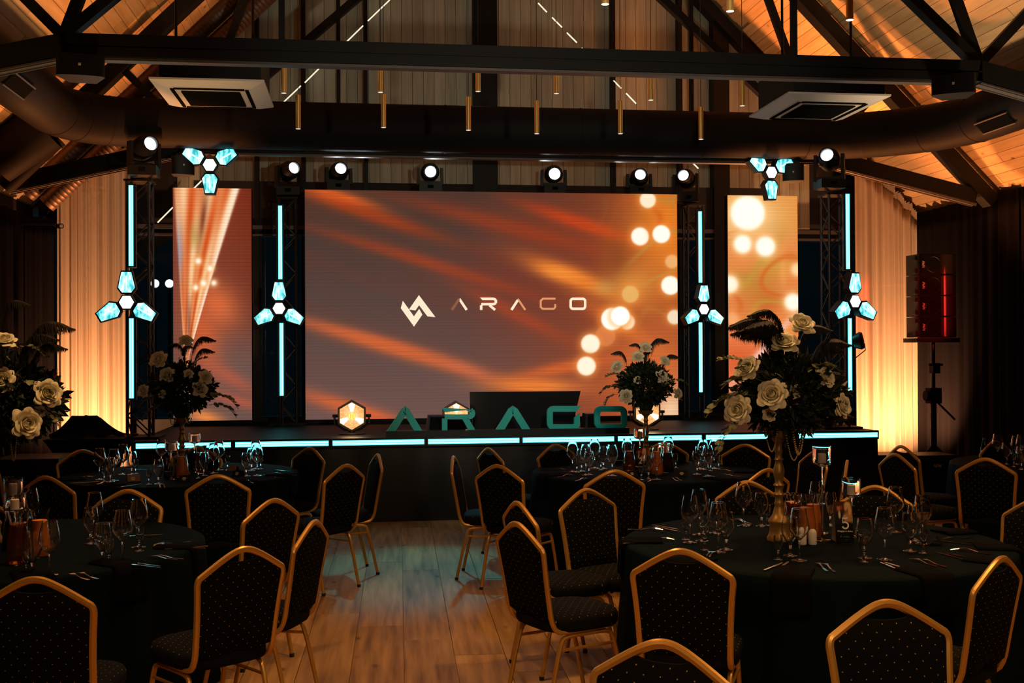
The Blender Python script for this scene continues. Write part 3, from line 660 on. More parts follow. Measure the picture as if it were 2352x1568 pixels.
def col_left(px, py):
    v = np.clip((py-431)/532, 0, 1); h = np.clip((px-397)/182, 0, 1)
    c = np.stack([142-34*v, 54+28*v, 30+46*v], -1)
    c = mixc(c, 0.8*np.clip(h-0.5, 0, 1)*2*(1-v), (112, 42, 24)); c = mixc(c, 0.9*G(px, py, 500, 700, 60, 46, 0.9), (226, 110, 60)); c = mixc(c, 0.9*G(px, py, 470, 780, 40, 90, -0.3), (220, 96, 50))
    c = mixc(c, 0.7*np.clip(G(px, py, 560, 850, 90, 80), 0, 1), (112, 90, 86))
    # swag of bright cloth converging downwards
    ax, ay = 428, 815; t = np.clip((ay-py)/(ay-431), 0, 1); xl = 397+(ax-6-397)*(1-t); xr = ax+6+(548-ax)*t**1.05
    u = (px-xl)/np.maximum(xr-xl, 4); inside = 1/(1+np.exp(-(np.minimum(u, 1-u)-0.02)*90))
    s = 0.5+0.5*np.sin(u*15.0+1.0+np.sin(py*0.012)*1.3); s2 = 0.5+0.5*np.sin(u*34+2.0)
    sw = np.array((214, 84, 30))+(np.array((255, 204, 150))-np.array((214, 84, 30)))*np.clip(0.75*s+0.35*s2, 0, 1)[..., None]
    sw = mixc(sw, np.exp(-((u-0.95)/0.07)**2), (262, 236, 206)); sw = mixc(sw, 0.85*np.exp(-((u-0.50)/0.06)**2)*G(px, py, 455, 500, 80, 60), (120, 44, 22)); sw = mixc(sw, 0.75*G(px, py, 410, 580, 9, 70), (140, 160, 190)); sw = mixc(sw, 0.6*G(px, py, 447, 540, 14, 30), (170, 140, 70)); sw = mixc(sw, 0.6*G(px, py, 433, 740, 6, 70), (120, 40, 24))
    c = c*(1-inside[..., None])+sw*inside[..., None]
    c = mixc(c, 0.9*G(px, py, 470, 955, 45, 16, 0.25), (246, 140, 70)); c = mixc(c, 0.6*streak(px, py, 470, 830, 590, 900, 18), (205, 92, 60)); c = mixc(c, 0.75*np.clip(streak(px, py, 480, 900, 620, 940, 14), 0, 1), (190, 90, 66))
    c = c*(0.92+0.14*wob(px, py))[..., None]
    for (x, y, r) in ((455, 598, 5.5), (482, 615, 5.5), (467, 649, 6), (491, 648, 5), (449, 659, 5)): c = mixc(c, 0.6*disc(px, py, x, y, r*2, 3), (255, 190, 110)); c = mixc(c, disc(px, py, x, y, r), (275, 262, 245))
    return c
def col_right(px, py):
    v = np.clip((py-449)/510, 0, 1)
    c = np.stack([236+0*v, 150-34*v, 70+10*v], -1)
    for a in ((1790, 500, 50, 40, .6, (220, 150, 60)), (1775, 610, 40, 24, .8, (206, 160, 64)), (1740, 660, 60, 40, .8, (196, 132, 50)), (1760, 700, 40, 30, .8, (200, 104, 40)), (1715, 720, 24, 24, .7, (215, 130, 60)), (1700, 830, 60, 40, .6, (214, 84, 36)), (1800, 620, 10, 40, .6, (250, 170, 90)), (1700, 640, 40, 14, .6, (186, 138, 60)), (1810, 760, 30, 40, .8, (246, 150, 70))):
        c = mixc(c, a[4]*G(px, py, *a[:4]), a[5])
    c = mixc(c, 0.9*np.clip(streak(px, py, 1665, 900, 1850, 700, 9), 0, 1), (255, 200, 180)); c = mixc(c, 0.8*G(px, py, 1720, 500, 75, 55), (262, 226, 170))
    k = contour(px, py*1.1)*np.ones_like(px); reg = np.clip((py-500)/90, 0, 1)*np.clip((780-py)/90, 0, 1)
    c = mixc(c, 0.7*np.exp(-((k-0.4)/0.25)**2)*reg, (198, 152, 58)); c = mixc(c, 0.6*np.exp(-((k+0.7)/0.25)**2)*reg, (216, 96, 34))
    c = c*(0.95+0.08*wob(px, py))[..., None]
    for (x, y, r, s, col) in ((1718, 490, 40, 1, (285, 272, 252)), (1706, 562, 21, 1, (275, 268, 250)), (1759, 567, 23, 1, (275, 268, 250)), (1674, 655, 20, 1, (272, 255, 225)), (1823, 696, 20, 1, (275, 262, 240)), (1680, 735, 14, .6, (255, 190, 130)), (1834, 620, 14, .9, (265, 225, 170))):
        c = mixc(c, 0.5*disc(px, py, x, y, r*1.4, 4)*s, (255, 190, 110)); c = mixc(c, s*disc(px, py, x, y, r, 2.5), col)
    return c
YW = 14.02
def led_wall(box, colf, label, nx, ny, foot):
    x0, y0, x1, y1 = box; A, B = onY(x0, y0, YW), onY(x1, y1, YW); t = thing('led_screen', label, 'screen', ((A.x+B.x)/2, YW+0.05, ZS))
    zt = (onY(x0, y0, YW).z+onY(x1, y0, YW).z)/2 if False else 3.73
    zb = ZS+foot
    X = np.linspace(A.x, B.x, nx+1); Z = np.linspace(zb, zt, ny+1); gx, gz = np.meshgrid(X, Z, indexing='ij')
    # the picture's own coordinates on the panel
    h = (X-A.x)/(B.x-A.x); pxg = x0+(x1-x0)*h[:, None]+0*gz; v = (zt-gz)/(zt-zb); pyg = y0+(y1-y0)*v
    rgb = np.clip(colf(pxg, pyg), 0, 300)/255.0
    l = np.where(rgb <= 0.04045, rgb/12.92, ((rgb+0.055)/1.055)**2.4)
    verts = np.stack([gx-(A.x+B.x)/2, np.full_like(gx, -0.05), gz-ZS], -1).reshape(-1, 3)
    i, j = np.meshgrid(np.arange(nx), np.arange(ny), indexing='ij'); n = ny+1
    q = np.stack([i*n+j, (i+1)*n+j, (i+1)*n+j+1, i*n+j+1], -1).reshape(-1, 4)
    me = bpy.data.meshes.new('display'); me.vertices.add(len(verts)); me.vertices.foreach_set('co', verts.ravel()); me.loops.add(q.size); me.loops.foreach_set('vertex_index', q.ravel().astype(np.int32))
    me.polygons.add(len(q)); me.polygons.foreach_set('loop_start', np.arange(0, q.size, 4, dtype=np.int32)); me.update(calc_edges=True); me.validate()
    at = me.attributes.new('Col', 'FLOAT_COLOR', 'POINT'); at.data.foreach_set('color', np.concatenate([l.reshape(-1, 3), np.ones((len(verts), 1))], 1).ravel())
    me.materials.append(M['screen']); link('display', me, t)
    MB().box(((A.x+B.x)/2, YW+0.07, (zt+ZS)/2), (B.x-A.x, 0.12, zt-ZS)).build('panel_body', 'black', t, world=True, smooth=False)
    MB().box(((A.x+B.x)/2, YW+0.005, ZS+foot/2), (B.x-A.x, 0.02, foot-0.006)).build('base_trim', 'stage', t, world=True, smooth=False)
    return t
led_wall((397, 431, 579, 963), col_left, 'tall narrow LED screen at stage left showing draped bright cloth', 124, 360, 0.065)
sc = led_wall((700, 441, 1558, 962), col_center, 'wide central LED screen with orange light streaks and the white logo', 430, 262, 0.06)
led_wall((1671, 449, 1835, 955), col_right, 'tall narrow LED screen at stage right with golden light discs', 112, 345, 0.06)
lw = lambda u, v, w: onY(776+u/2.94, 500+v/2.94, YW-0.006-w)
M['logo'] = emis('logo_cream', (1.0, 0.80, 0.58), 1.0); M['logo_dim'] = emis('logo_shade', (0.22, 0.07, 0.03), 1.0); M['logo_soft'] = emis('logo_soft', (0.75, 0.30, 0.12), 1.0)
lg = MB(); lg.stroke([(432, 585), (514, 700), (560, 634)], 40, lw, 0, 0.002, cut0=16, cut1=-10); lg.stroke([(502, 622), (548, 556), (632, 668)], 40, lw, 0, 0.002, cut0=10, cut1=-18)
lg.build('logo_emblem', 'logo', sc, world=True, smooth=False)
def letters(scale, spec, m, nm, parent, fn, w, d0, d1):
    for pts, cl, c0, c1 in spec: MB().stroke(pts, w, fn, d0, d1, closed=cl, cut0=c0, cut1=c1).build(nm, m, parent, world=True, smooth=False)
R_s = [(968, 547), (1046, 547)]+arc(1050, 565, 18, -90, 90, 5)+[(968, 583)]
letters(1, [([(770, 622), (820, 547)], False, None, None)], 'logo_dim', 'logo_letter', sc, lw, 17, 0, 0.002)
letters(1, [([(820, 547), (870, 622)], False, None, None), (R_s, False, 8, None), ([(968, 590), (968, 622)], False, None, None), ([(1024, 590), (1062, 622)], False, None, None), ([(1172, 622), (1215, 556)], False, None, None), (rrect(1572, 547, 1670, 614, 16), True, None, None)], 'logo', 'logo_letter', sc, lw, 17, 0, 0.002)
letters(1, [([(1215, 547), (1266, 622)], False, None, None), ([(1470, 546), (1385, 546)]+[(1370, 560), (1370, 602), (1382, 614), (1458, 614), (1468, 604), (1468, 582)], False, None, None)], 'logo_soft', 'logo_letter', sc, lw, 13, 0, 0.002)
# ------------------------------------------------------------------ free-standing teal letters
YLt = 11.86
lf = lambda u, v, w: onY(776+u/2.94, 500+v/2.94, YLt)+Vector((0, w, 0))
b0, b1 = onY(886, 996, YLt), onY(1443, 996, YLt)
sg_ = thing('letter_sign', 'free-standing teal letters spelling ARAGO on the stage front', 'sign', ((b0.x+b1.x)/2, YLt+0.03, ZS))
MB().box(((b0.x+b1.x)/2, YLt+0.03, ZS+0.03), (b1.x-b0.x, 0.16, 0.06)).build('base_plinth', 'black', sg_, world=True, smooth=False)
W = 50
def LS(parts, nm='letter'):
    mb = MB()
    for pts, cl, c0, c1, w in parts: mb.stroke(pts, w, lf, 0, 0.05, closed=cl, cut0=c0, cut1=c1)
    mb.build(nm, 'teal', sg_, world=True, smooth=False)
yb = 1446
LS([([(357, yb), (446, 1310), (456, 1302), (466, 1310), (548, yb)], False, 14, -14, 48)])
LS([([(712, 1296), (890, 1296)]+arc(888, 1320, 24, -90, 90, 6)+[(722, 1344)], False, 14, None, 32), ([(722, 1356), (722, yb)], False, None, None, 36), ([(860, 1352), (912, yb-2)], False, -8, -10, 40)])
LS([([(1090, 1441), (1172, 1306), (1184, 1298), (1196, 1306), (1280, 1441)], False, 14, -14, 48)])
LS([([(1626, 1290)]+arc(1456, 1315, 25, 90, 180, 5)[0:0]+[(1458-25*math.sin(math.radians(q)), 1316-26*math.cos(math.radians(q))) for q in range(0, 91, 15)]+[(1458-25*math.cos(math.radians(q)), 1388+26*math.sin(math.radians(q))) for q in range(0, 91, 15)]+[(1592+24*math.sin(math.radians(q)), 1390+24*math.cos(math.radians(q))) for q in range(0, 91, 15)]+[(1616, 1336)], False, -16, 16, 38)])
LS([(rrect(1753, 1290, 1936, 1411, 28), True, None, None, 38)])
# ------------------------------------------------------------------ truss towers, tubes, star lights, moving heads
def tower(px, py, Y, ztop, label, w=0.22):
    p = onY(px, py, Y); t = thing('truss_tower', label, 'truss', (p.x, Y, ZS))
    h = w/2; z0, z1 = ZS+0.02, ztop
    for sx in (-1, 1):
        for sy in (-1, 1):
            MB().cyl((p.x+sx*h, Y+sy*h, z0), (p.x+sx*h, Y+sy*h, z1), 0.016, 8).build('chord', 'alu', t, world=True)
    n = 12; dz = (z1-z0)/n
    for face in range(4):
        mb = MB()
        for i in range(n):
            s = 1 if i % 2 else -1
            A, B = (-h*s, h*s)
            pa, pb = {0: ((A, -h), (B, -h)), 1: ((A, h), (B, h)), 2: ((-h, A), (-h, B)), 3: ((h, A), (h, B))}[face]
            mb.cyl((p.x+pa[0], Y+pa[1], z0+i*dz), (p.x+pb[0], Y+pb[1], z0+(i+1)*dz), 0.008, 6)
        mb.build('lattice', 'alu', t, world=True)
    MB().box((p.x, Y, ZS+0.012), (w+0.22, w+0.22, 0.024)).build('base_plate', 'steel', t, world=True, smooth=False)
    MB().box((p.x, Y, z1+0.01), (w+0.06, w+0.06, 0.02)).build('top_plate', 'steel', t, world=True, smooth=False)
    return p.x
tower(322, 700, 12.2, 3.52, 'black truss tower before the left amber curtain'); tower(662, 700, 14.15, 3.62, 'black truss tower between the left and central screens', 0.2)
tower(1594, 700, 14.15, 3.60, 'black truss tower between the central and right screens', 0.2); tower(1918, 700, 12.2, 3.48, 'black truss tower before the right amber curtain')
def vtube(xa, ya, xb, yb, Y, label, w):
    a, b = onY(xa, ya, Y), onY(xb, yb, Y); x = (a.x+b.x)/2
    led_bar((x, Y, a.z), (x, Y, b.z), w, label, 'vertical LED tubes on the truss towers', name='led_tube', hw=w*2.1)
for (n, xu, yu0, yu1, xl, yl0, yl1, Y) in (('left outer', 302, 425, 612, 303, 730, 915, 12.03), ('left inner', 644, 472, 642, 647, 741, 909, 13.93), ('right inner', 1607, 485, 650, 1608, 740, 901, 13.93), ('right outer', 1945, 445, 619, 1950, 730, 902, 12.03)):
    vtube(xu, yu0, xu, yu1, Y, 'upper vertical cyan tube on the %s truss tower' % n, 0.045); vtube(xl, yl0, xl, yl1, Y, 'lower vertical cyan tube on the %s truss tower' % n, 0.045)
p = onY(649, 912, 13.93); tt = thing('light_stand', 'slim steel stand under the left inner cyan tube', 'stand', (p.x, 13.93, ZS))
MB().cyl((p.x, 13.93, ZS), (p.x, 13.93, p.z-0.03), 0.012, 8).build('pole', 'alu', tt, world=True); MB().lathe([(0.0, 0.0), (0.1, 0.0), (0.1, 0.012), (0.0, 0.016)], 16, (p.x, 13.93, ZS)).build('foot_plate', 'steel', tt, world=True)
def star(px, py, Y, s, flip, yaw, label):
    p = onY(px, py, Y); t = thing('star_light', label, 'stage light', tuple(p), yaw, 'three-petal retro lights'); sgn = -1 if flip else 1
    hexa = [(0.112*s*math.cos(math.radians(60*k)), 0.112*s*math.sin(math.radians(60*k))) for k in range(6)]
    MB().prism([(a*1.12, b*1.12) for a, b in hexa], lambda u, v, w: Vector((u, w, v)), -0.01, 0.07).build('hub_frame', 'black', t, smooth=False)
    MB().prism([(a*0.92, b*0.92) for a, b in hexa], lambda u, v, w: Vector((u, w, v)), -0.016, 0.0).build('hub_lens', 'led_white', t, smooth=False)
    kite = [(-0.075, 0.118), (0.075, 0.118), (0.135, 0.20), (0.078, 0.46), (-0.078, 0.46), (-0.135, 0.20)]
    for k in range(3):
        a = math.radians(120*k)*1.0; ca, sa = math.cos(a), math.sin(a)
        def fr(u, v, w, g=1.0, c=0.29):
            u2, v2 = u*g*s, (c+(v-c)*g)*s; return Vector((u2*ca-v2*sa, w-0.05*(v-0.2), sgn*(u2*sa+v2*ca)))
        pf = MB().prism(kite, lambda u, v, w: fr(u, v, w, 1.0), -0.005, 0.085).build('petal_frame', 'black', t, smooth=False)
        MB().prism(kite, lambda u, v, w: fr(u, v, w, 0.86), -0.012, 0.01).build('petal_lens', 'petal', t, smooth=False)
        MB().bar(fr(0, 0.17, -0.014), fr(0, 0.38, -0.014), 0.022*s, 0.006, (0, 1, 0)).build('filament', 'led_core', t, smooth=False)
    MB().bar((0, 0.07, 0), (0, 0.14, 0), 0.06, 0.06).build('mounting_clamp', 'steel', t, smooth=False)
star(291, 694, 11.88, 0.70, False, 0.05, 'three-petal cyan star light on the left outer truss tower')
star(641, 708, 13.80, 0.71, False, 0.0, 'three-petal cyan star light on the left inner truss tower')
star(1616, 710, 13.80, 0.68, False, 0.25, 'three-petal cyan star light on the right inner truss tower')
star(1963, 692, 11.86, 0.70, False, 0.30, 'three-petal cyan star light on the right outer truss tower')
star(482, 379, 12.42, 0.69, True, 0.0, 'inverted three-petal cyan star light hanging above the left screen')
star(1771, 396, 12.42, 0.69, True, 0.20, 'inverted three-petal cyan star light hanging above the right screen')
def moving_head(px, py, Y, zbase, label, aim, lens='lens', s=1.0):
    """aim: world direction the lens faces; px,py = lens pixel"""
    c = onY(px, py, Y); d = Vector(aim).normalized(); hc = c-d*0.17*s
    t = thing('moving_head', label, 'stage light', (hc.x, hc.y, zbase), math.atan2(-d.x, d.y), 'moving head lamps')
    Q = d.to_track_quat('Z', 'Y').to_matrix()
    MB().box((hc.x, hc.y, zbase+0.05*s), (0.28*s, 0.24*s, 0.10*s)).build('base_box', 'black', t, world=True, smooth=False)
    MB().box((hc.x, hc.y-0.122*s, zbase+0.055*s), (0.07*s, 0.006, 0.04*s)).build('control_panel', 'grille', t, world=True, smooth=False)
    yaw = math.atan2(-d.x, d.y) if abs(d.x)+abs(d.y) > 0.05 else 0; sd = Vector((math.cos(yaw), math.sin(yaw), 0))
    yk = MB(); z0 = zbase+0.11*s
    yk.bar(Vector((hc.x, hc.y, z0))-sd*0.15*s, Vector((hc.x, hc.y, z0))+sd*0.15*s, 0.10*s, 0.05*s)
    for q in (-1, 1): yk.bar(Vector((hc.x, hc.y, z0-0.02))+sd*0.15*s*q, Vector((hc.x, hc.y, hc.z+0.05*s))+sd*0.145*s*q, 0.09*s, 0.035*s, sd)
    yk.build('yoke', 'black', t, world=True, smooth=False)
    MB().lathe([(0.0, -0.17*s), (0.09*s, -0.17*s), (0.115*s, -0.10*s), (0.115*s, 0.05*s), (0.095*s, 0.10*s), (0.085*s, 0.17*s), (0.07*s, 0.17*s), (0.066*s, 0.14*s)], 20, hc, Q).build('head', 'black', t, world=True)
    MB().lathe([(0.0, 0.150*s), (0.045*s, 0.148*s), (0.066*s, 0.14*s)], 20, hc, Q).build('lens', lens, t, world=True)
for px in (770, 830, 1003, 1268, 1440, 1520):
    q_ = onY(px, 352, 12.7); lamp('head_spill', 'SPOT', (q_.x, 13.35, 3.70), (q_.x+0.05, 12.72, 3.92), 5, COOL, 0.02, 34, 0.5)
moving_head(347, 329, 11.82, 3.55, 'moving head lamp on the left outer truss tower', (0.55, -0.8, 0.12))
moving_head(676, 385, 13.95, 3.66, 'moving head lamp on the left inner truss tower', (0.45, -0.85, 0.10))
moving_head(783, 386, 13.95, 3.73, 'moving head lamp above the central screen near its left end', (0.18, -0.95, 0.15))
moving_head(989, 394, 13.95, 3.73, 'moving head lamp shining blue above the central screen', (-0.02, -1, -0.1), 'lens_blue')
moving_head(1274, 399, 13.95, 3.73, 'brightest white moving head lamp above the central screen', (-0.09, -1, -0.12), 'lens_hot')
moving_head(1471, 400, 13.95, 3.73, 'moving head lamp above the central screen near its right end', (-0.12, -0.95, 0.15))
moving_head(1569, 402, 13.95, 3.64, 'moving head lamp on the right inner truss tower', (-0.45, -0.85, 0.1))
moving_head(1899, 355, 11.82, 3.52, 'moving head lamp on the right outer truss tower', (-0.5, -0.8, 0.15))
# hexagonal warm blinders on the deck
M['reflector'] = emis('warm_reflector', (1.0, 0.80, 0.52), 1.9)
def blinder(px, py, Y, label):
    p = onY(px, py, Y); t = thing('hexagon_blinder', label, 'stage light', (p.x, Y, ZS), 0, 'warm hexagonal lamps on the stage'); R = 0.172; z = p.z
    hx = lambda r: [(r*math.sin(math.radians(60*k)), r*math.cos(math.radians(60*k))) for k in range(6)]
    fn = lambda u, v, w: Vector((p.x+u, Y+w, z+v))
    MB().prism(hx(R), fn, 0.0, 0.09).build('housing', 'black', t, world=True, smooth=False)
    MB().prism(hx(R*0.86), fn, -0.008, 0.004).build('lens', 'blinder', t, world=True, smooth=False)
    for k in range(3):
        a = math.radians(120*k); sn, cs = math.sin(a), math.cos(a)
        MB().prism([(u*cs+w_*sn, -u*sn+w_*cs) for u, w_ in ((-0.014, 0.045), (0.014, 0.045), (0.036, 0.125), (0.0, 0.14), (-0.036, 0.125))], fn, -0.012, -0.006).build('lamp_reflector', 'reflector', t, world=True, smooth=False)
    for k in range(6):
        a = math.radians(60*k); MB().box((p.x+0.026*math.sin(a), Y-0.012, z+0.026*math.cos(a)), (0.026, 0.008, 0.026)).build('core_led', 'oldbrass', t, world=True, smooth=False)
    MB().box((p.x, Y-0.012, z), (0.026, 0.008, 0.026)).build('core_led', 'oldbrass', t, world=True, smooth=False)
    yk = MB()
    for q in (-1, 1):
        yk.tube([(p.x+q*R*1.06, Y+0.045, z), (p.x+q*R*1.06, Y+0.045, z-0.08), (p.x+q*0.08, Y+0.045, ZS+0.05), (p.x+q*0.02, Y+0.045, ZS+0.045)], 0.012, 6)
        yk.cyl((p.x+q*R*0.86, Y+0.045, z), (p.x+q*R*1.2, Y+0.045, z), 0.016, 8)
    yk.build('yoke', 'steel', t, world=True)
    MB().lathe([(0, 0.03), (0.05, 0.05), (0.03, 0.025), (0.14, 0.012), (0.14, 0.0), (0, 0.0)], 18, (p.x, Y+0.045, ZS)).build('floor_stand', 'steel', t, world=True)
    lamp('blinder_glow', 'POINT', (p.x, Y-0.12, z), None, 4, (1, 0.6, 0.3), 0.1)
blinder(808, 955, 12.25, 'warm hexagonal lamp on the stage, leftmost, clear of the letters')
blinder(1048, 956, 12.5, 'warm hexagonal lamp behind the letter R')
blinder(1487, 946, 12.3, 'warm hexagonal lamp behind the small flower arrangement, right of the letter O')
# DJ desk
p0, p1 = onY(1079, 900, 12.55), onY(1333, 898, 12.55)
dj = thing('dj_desk', 'black presenter desk with leaning front panel behind the letters', 'desk', ((p0.x+p1.x)/2, 12.6, ZS))
zt = p0.z; xm = (p0.x+p1.x)/2; hw = (p1.x-p0.x)/2
mb = MB(); mb.add([(xm-hw*0.97, 12.62, ZS), (xm+hw*0.86, 12.62, ZS), (xm+hw, 12.53, zt), (xm-hw, 12.53, zt), (xm-hw*0.97, 12.66, ZS), (xm+hw*0.86, 12.66, ZS), (xm+hw, 12.57, zt), (xm-hw, 12.57, zt)], [(0, 1, 2, 3), (4, 7, 6, 5), (0, 3, 7, 4), (1, 5, 6, 2), (3, 2, 6, 7), (0, 4, 5, 1)])
mb.build('front_panel', 'black', dj, world=True, smooth=False)
MB().box((xm, 12.60, zt-0.075), (hw*1.9, 0.03, 0.012)).box((xm-hw*0.92, 12.61, zt-0.22), (0.014, 0.09, 0.30)).box((xm+hw*0.9, 12.61, zt-0.22), (0.014, 0.09, 0.30)).build('panel_trim', 'grille', dj, world=True, smooth=False)
MB().box((xm, 12.82, zt-0.05), (hw*1.85, 0.45, 0.03)).build('worktop', 'black', dj, world=True, smooth=False)
for sx in (-1, 1):
    for y in (12.72, 13.0): MB().cyl((xm+sx*hw*0.85, y, ZS), (xm+sx*hw*0.85, y, zt-0.06), 0.018, 8).build('leg', 'steel', dj, world=True)
for (pa, pb, lab) in ((978, 1072, 'black wedge monitor on the stage between the first A and the R'), (1340, 1374, 'black wedge monitor on the stage between the G and the O')):
    a, b = onY(pa, 985, 12.1), onY(pb, 985, 12.1); t = thing('wedge_monitor', lab, 'speaker', ((a.x+b.x)/2, 12.1, ZS))
    MB().add([(a.x, 12.0, ZS), (b.x, 12.0, ZS), (b.x, 12.3, ZS), (a.x, 12.3, ZS), (a.x+0.03, 12.12, ZS+0.20), (b.x-0.03, 12.12, ZS+0.20), (b.x-0.03, 12.3, ZS+0.20), (a.x+0.03, 12.3, ZS+0.20)], [(0, 1, 5, 4), (1, 2, 6, 5), (2, 3, 7, 6), (3, 0, 4, 7), (4, 5, 6, 7), (0, 3, 2, 1)]).build('cabinet', 'black', t, world=True, smooth=False)
    MB().add([(a.x+0.03, 12.005, ZS+0.03), (b.x-0.03, 12.005, ZS+0.03), (b.x-0.05, 12.105, ZS+0.185), (a.x+0.05, 12.105, ZS+0.185)], [(0, 1, 2, 3)]).build('speaker_grille', 'grille', t, world=True, smooth=False, fix=False)
# speakers -------------------------------------------------------
def naw(parent, fn, s, m='logo_grey'):
    mb = MB()
    for pts in ([(0, 0), (0, 1), (0.62, 0), (0.62, 1)], [(0.85, 0), (1.2, 1), (1.5, 0.25)], [(1.55, 1), (1.8, 0), (2.05, 0.75), (2.3, 0), (2.55, 1)]): mb.stroke(pts, 0.17, lambda u, v, w: fn((u-1.27)*s, (v-0.5)*s, w), 0, 0.003)
    mb.build('logo', m, parent, world=True, smooth=False)
YP = 12.4
M['horn'] = mat('glossy_horn', (0.03, 0.02, 0.02), 0.3, 0.5)
pa, pb = onY(2108, 680, YP), onY(2196, 680, YP); w = pb.x-pa.x; xm = (pa.x+pb.x)/2
zb_, zt_ = onY(2150, 775, YP).z, onY(2150, 583, YP).z; hh = (zt_-zb_)/4
for i in range(4):
    z = zb_+hh*(i+0.5); nm = ('lowest', 'second from the bottom', 'third from the bottom', 'topmost')[i]
    t = thing('array_speaker', 'black mesh-fronted array speaker box, %s of the stack on the winch stand' % nm, 'speaker', (xm, YP, z-hh/2), 0, 'stacked array speakers')
    MB().box((xm, YP+0.14, z), (w, 0.28, hh-0.006)).build('cabinet', 'black', t, world=True, smooth=False)
    MB().box((xm+0.01, YP-0.004, z), (w*0.94, 0.012, hh*0.93)).build('speaker_grille', 'grille', t, world=True, smooth=False)
    MB().lathe([(0.085, 0), (0.09, 0.004), (0.095, 0.0)], 24, (xm-w*0.10, YP-0.011, z), Matrix.Rotation(PI/2, 3, 'X')).build('driver_ring', 'steel', t, world=True)
    MB().grid(lambda u, v, z=z: Vector((xm+w*0.24+w*0.17*math.cos(PI*(1-u)), YP-0.008-0.05*math.sin(PI*u), z+hh*0.46*(2*v-1))), 12, 1).build('horn_column', 'horn', t, world=True, ang=60, fix=False)
    naw(t, lambda u, v, w_, z=z: Vector((xm-w*0.36-v, YP-0.012-w_, z+u)), 0.028)
    for q in (-0.3, 0.3): MB().box((xm-w/2-0.012, YP+0.05, z+hh*q), (0.025, 0.06, hh*0.2)).build('rigging_plate', 'steel', t, world=True, smooth=False)
wt = thing('winch_stand', 'black winch-up tripod stand carrying the speaker stack', 'stand', (xm+0.02, YP+0.14, 0)); X, Y = xm+0.02, YP+0.14
MB().box((X-0.02, Y, zb_-0.03), (w*1.12, 0.34, 0.05)).build('platform', 'steel', wt, world=True, smooth=False)
MB().cyl((X, Y, 0.25), (X, Y, 1.25), 0.035, 12).build('outer_pole', 'black', wt, world=True); MB().cyl((X, Y, 1.2), (X, Y, zb_-0.05), 0.024, 12).build('inner_pole', 'alu', wt, world=True)
MB().box((X-0.03, Y-0.06, 1.20), (0.14, 0.12, 0.18)).cyl((X-0.14, Y-0.07, 1.2), (X-0.05, Y-0.07, 1.2), 0.06, 14).build('winch_drum', 'steel', wt, world=True)
MB().tube([(X, Y-0.1, 1.12), (X+0.16, Y-0.12, 0.96), (X+0.20, Y-0.12, 0.92)], 0.012, 6).build('crank_handle', 'alu', wt, world=True)
MB().box((X, Y-0.04, 1.52), (0.09, 0.09, 0.12)).cyl((X-0.08, Y-0.05, 1.56), (X+0.09, Y-0.05, 1.56), 0.014, 8).build('pole_clamp', 'alu', wt, world=True)
for k in range(4):
    a = math.radians((20, 100, 180, -45)[k]); e = Vector((X+0.62*math.cos(a), Y+0.62*math.sin(a), 0.02)); lg_ = MB().tube([(X, Y, 0.62), e], 0.018, 8).build('leg', 'black', wt, world=True)
    if k == 3:
        m_ = e*0.55+Vector((X, Y, 0.62))*0.45; MB().tube([m_, e*0.95+m_*0.05], 0.0195, 8).build('lime_stripe', 'lime', lg_, world=True)
    MB().lathe([(0, 0), (0.03, 0), (0.03, 0.02), (0, 0.03)], 10, (e.x, e.y, 0)).build('rubber_foot', 'rubber', lg_, world=True)
def sub(pa, pb, ytop, Y, label, depth=0.6):
    a, b = onY(pa, ytop, Y), onY(pb, ytop, Y); z = a.z; xm = (a.x+b.x)/2; w = b.x-a.x-0.01
    t = thing('subwoofer', label, 'speaker', (xm, Y+depth/2, 0)); MB().box((xm, Y+depth/2, z/2), (w, depth, z)).build('cabinet', 'black', t, world=True, smooth=False)
    MB().box((xm, Y-0.004, z*0.46), (w*0.94, 0.012, z*0.80)).build('speaker_grille', 'grille', t, world=True, smooth=False); naw(t, lambda u, v, w_: Vector((xm+u, Y-0.012-w_, z*0.80+v)), 0.034)
sub(2018, 2106, 1045, 11.75, 'black subwoofer at the right stage corner, its neighbour behind the stand', 0.4); sub(2107, 2198, 1046, 11.8, 'black subwoofer beside the winch stand by the right wall', 0.4)
sub(-20, 60, 1056, 10.6, 'black subwoofer at the left edge beneath the dark flowers'); sub(61, 136, 1054, 10.6, 'black subwoofer with grey logo left of the far left table')
# stretch cocktail table with cloth heap
Yc = 11.55; a, b = onY(98, 990, Yc), onY(284, 995, Yc); xm = (a.x+b.x)/2; hw = (b.x-a.x)/2; z = 0.90
ct = thing('cocktail_table', 'standing table in a dark stretch cover with concave sides', 'table', (xm, Yc+hw, 0))
secs = []
for i in range(13):
    t = i/12; k = 0.42+0.58*(abs(t-0.30)/0.70)**1.7 if t > 0.3 else 0.42+0.40*((0.30-t)/0.30)**1.5; secs.append((t*z, hw*k))
mb = MB(); vs = []; fs = []
for (zz, h) in secs:
    for (sx, sy) in ((-1, -1), (0, -0.93), (1, -1), (0.93, 0), (1, 1), (0, 0.93), (-1, 1), (-0.93, 0)): vs.append((xm+sx*h, Yc+hw+sy*h, zz))
for i in range(12):
    for k in range(8): fs.append((i*8+k, i*8+(k+1) % 8, (i+1)*8+(k+1) % 8, (i+1)*8+k))
mb.add(vs, fs+[tuple(range(96, 104))]); mb.build('stretch_cover', 'stretch', ct, world=True, ang=50)
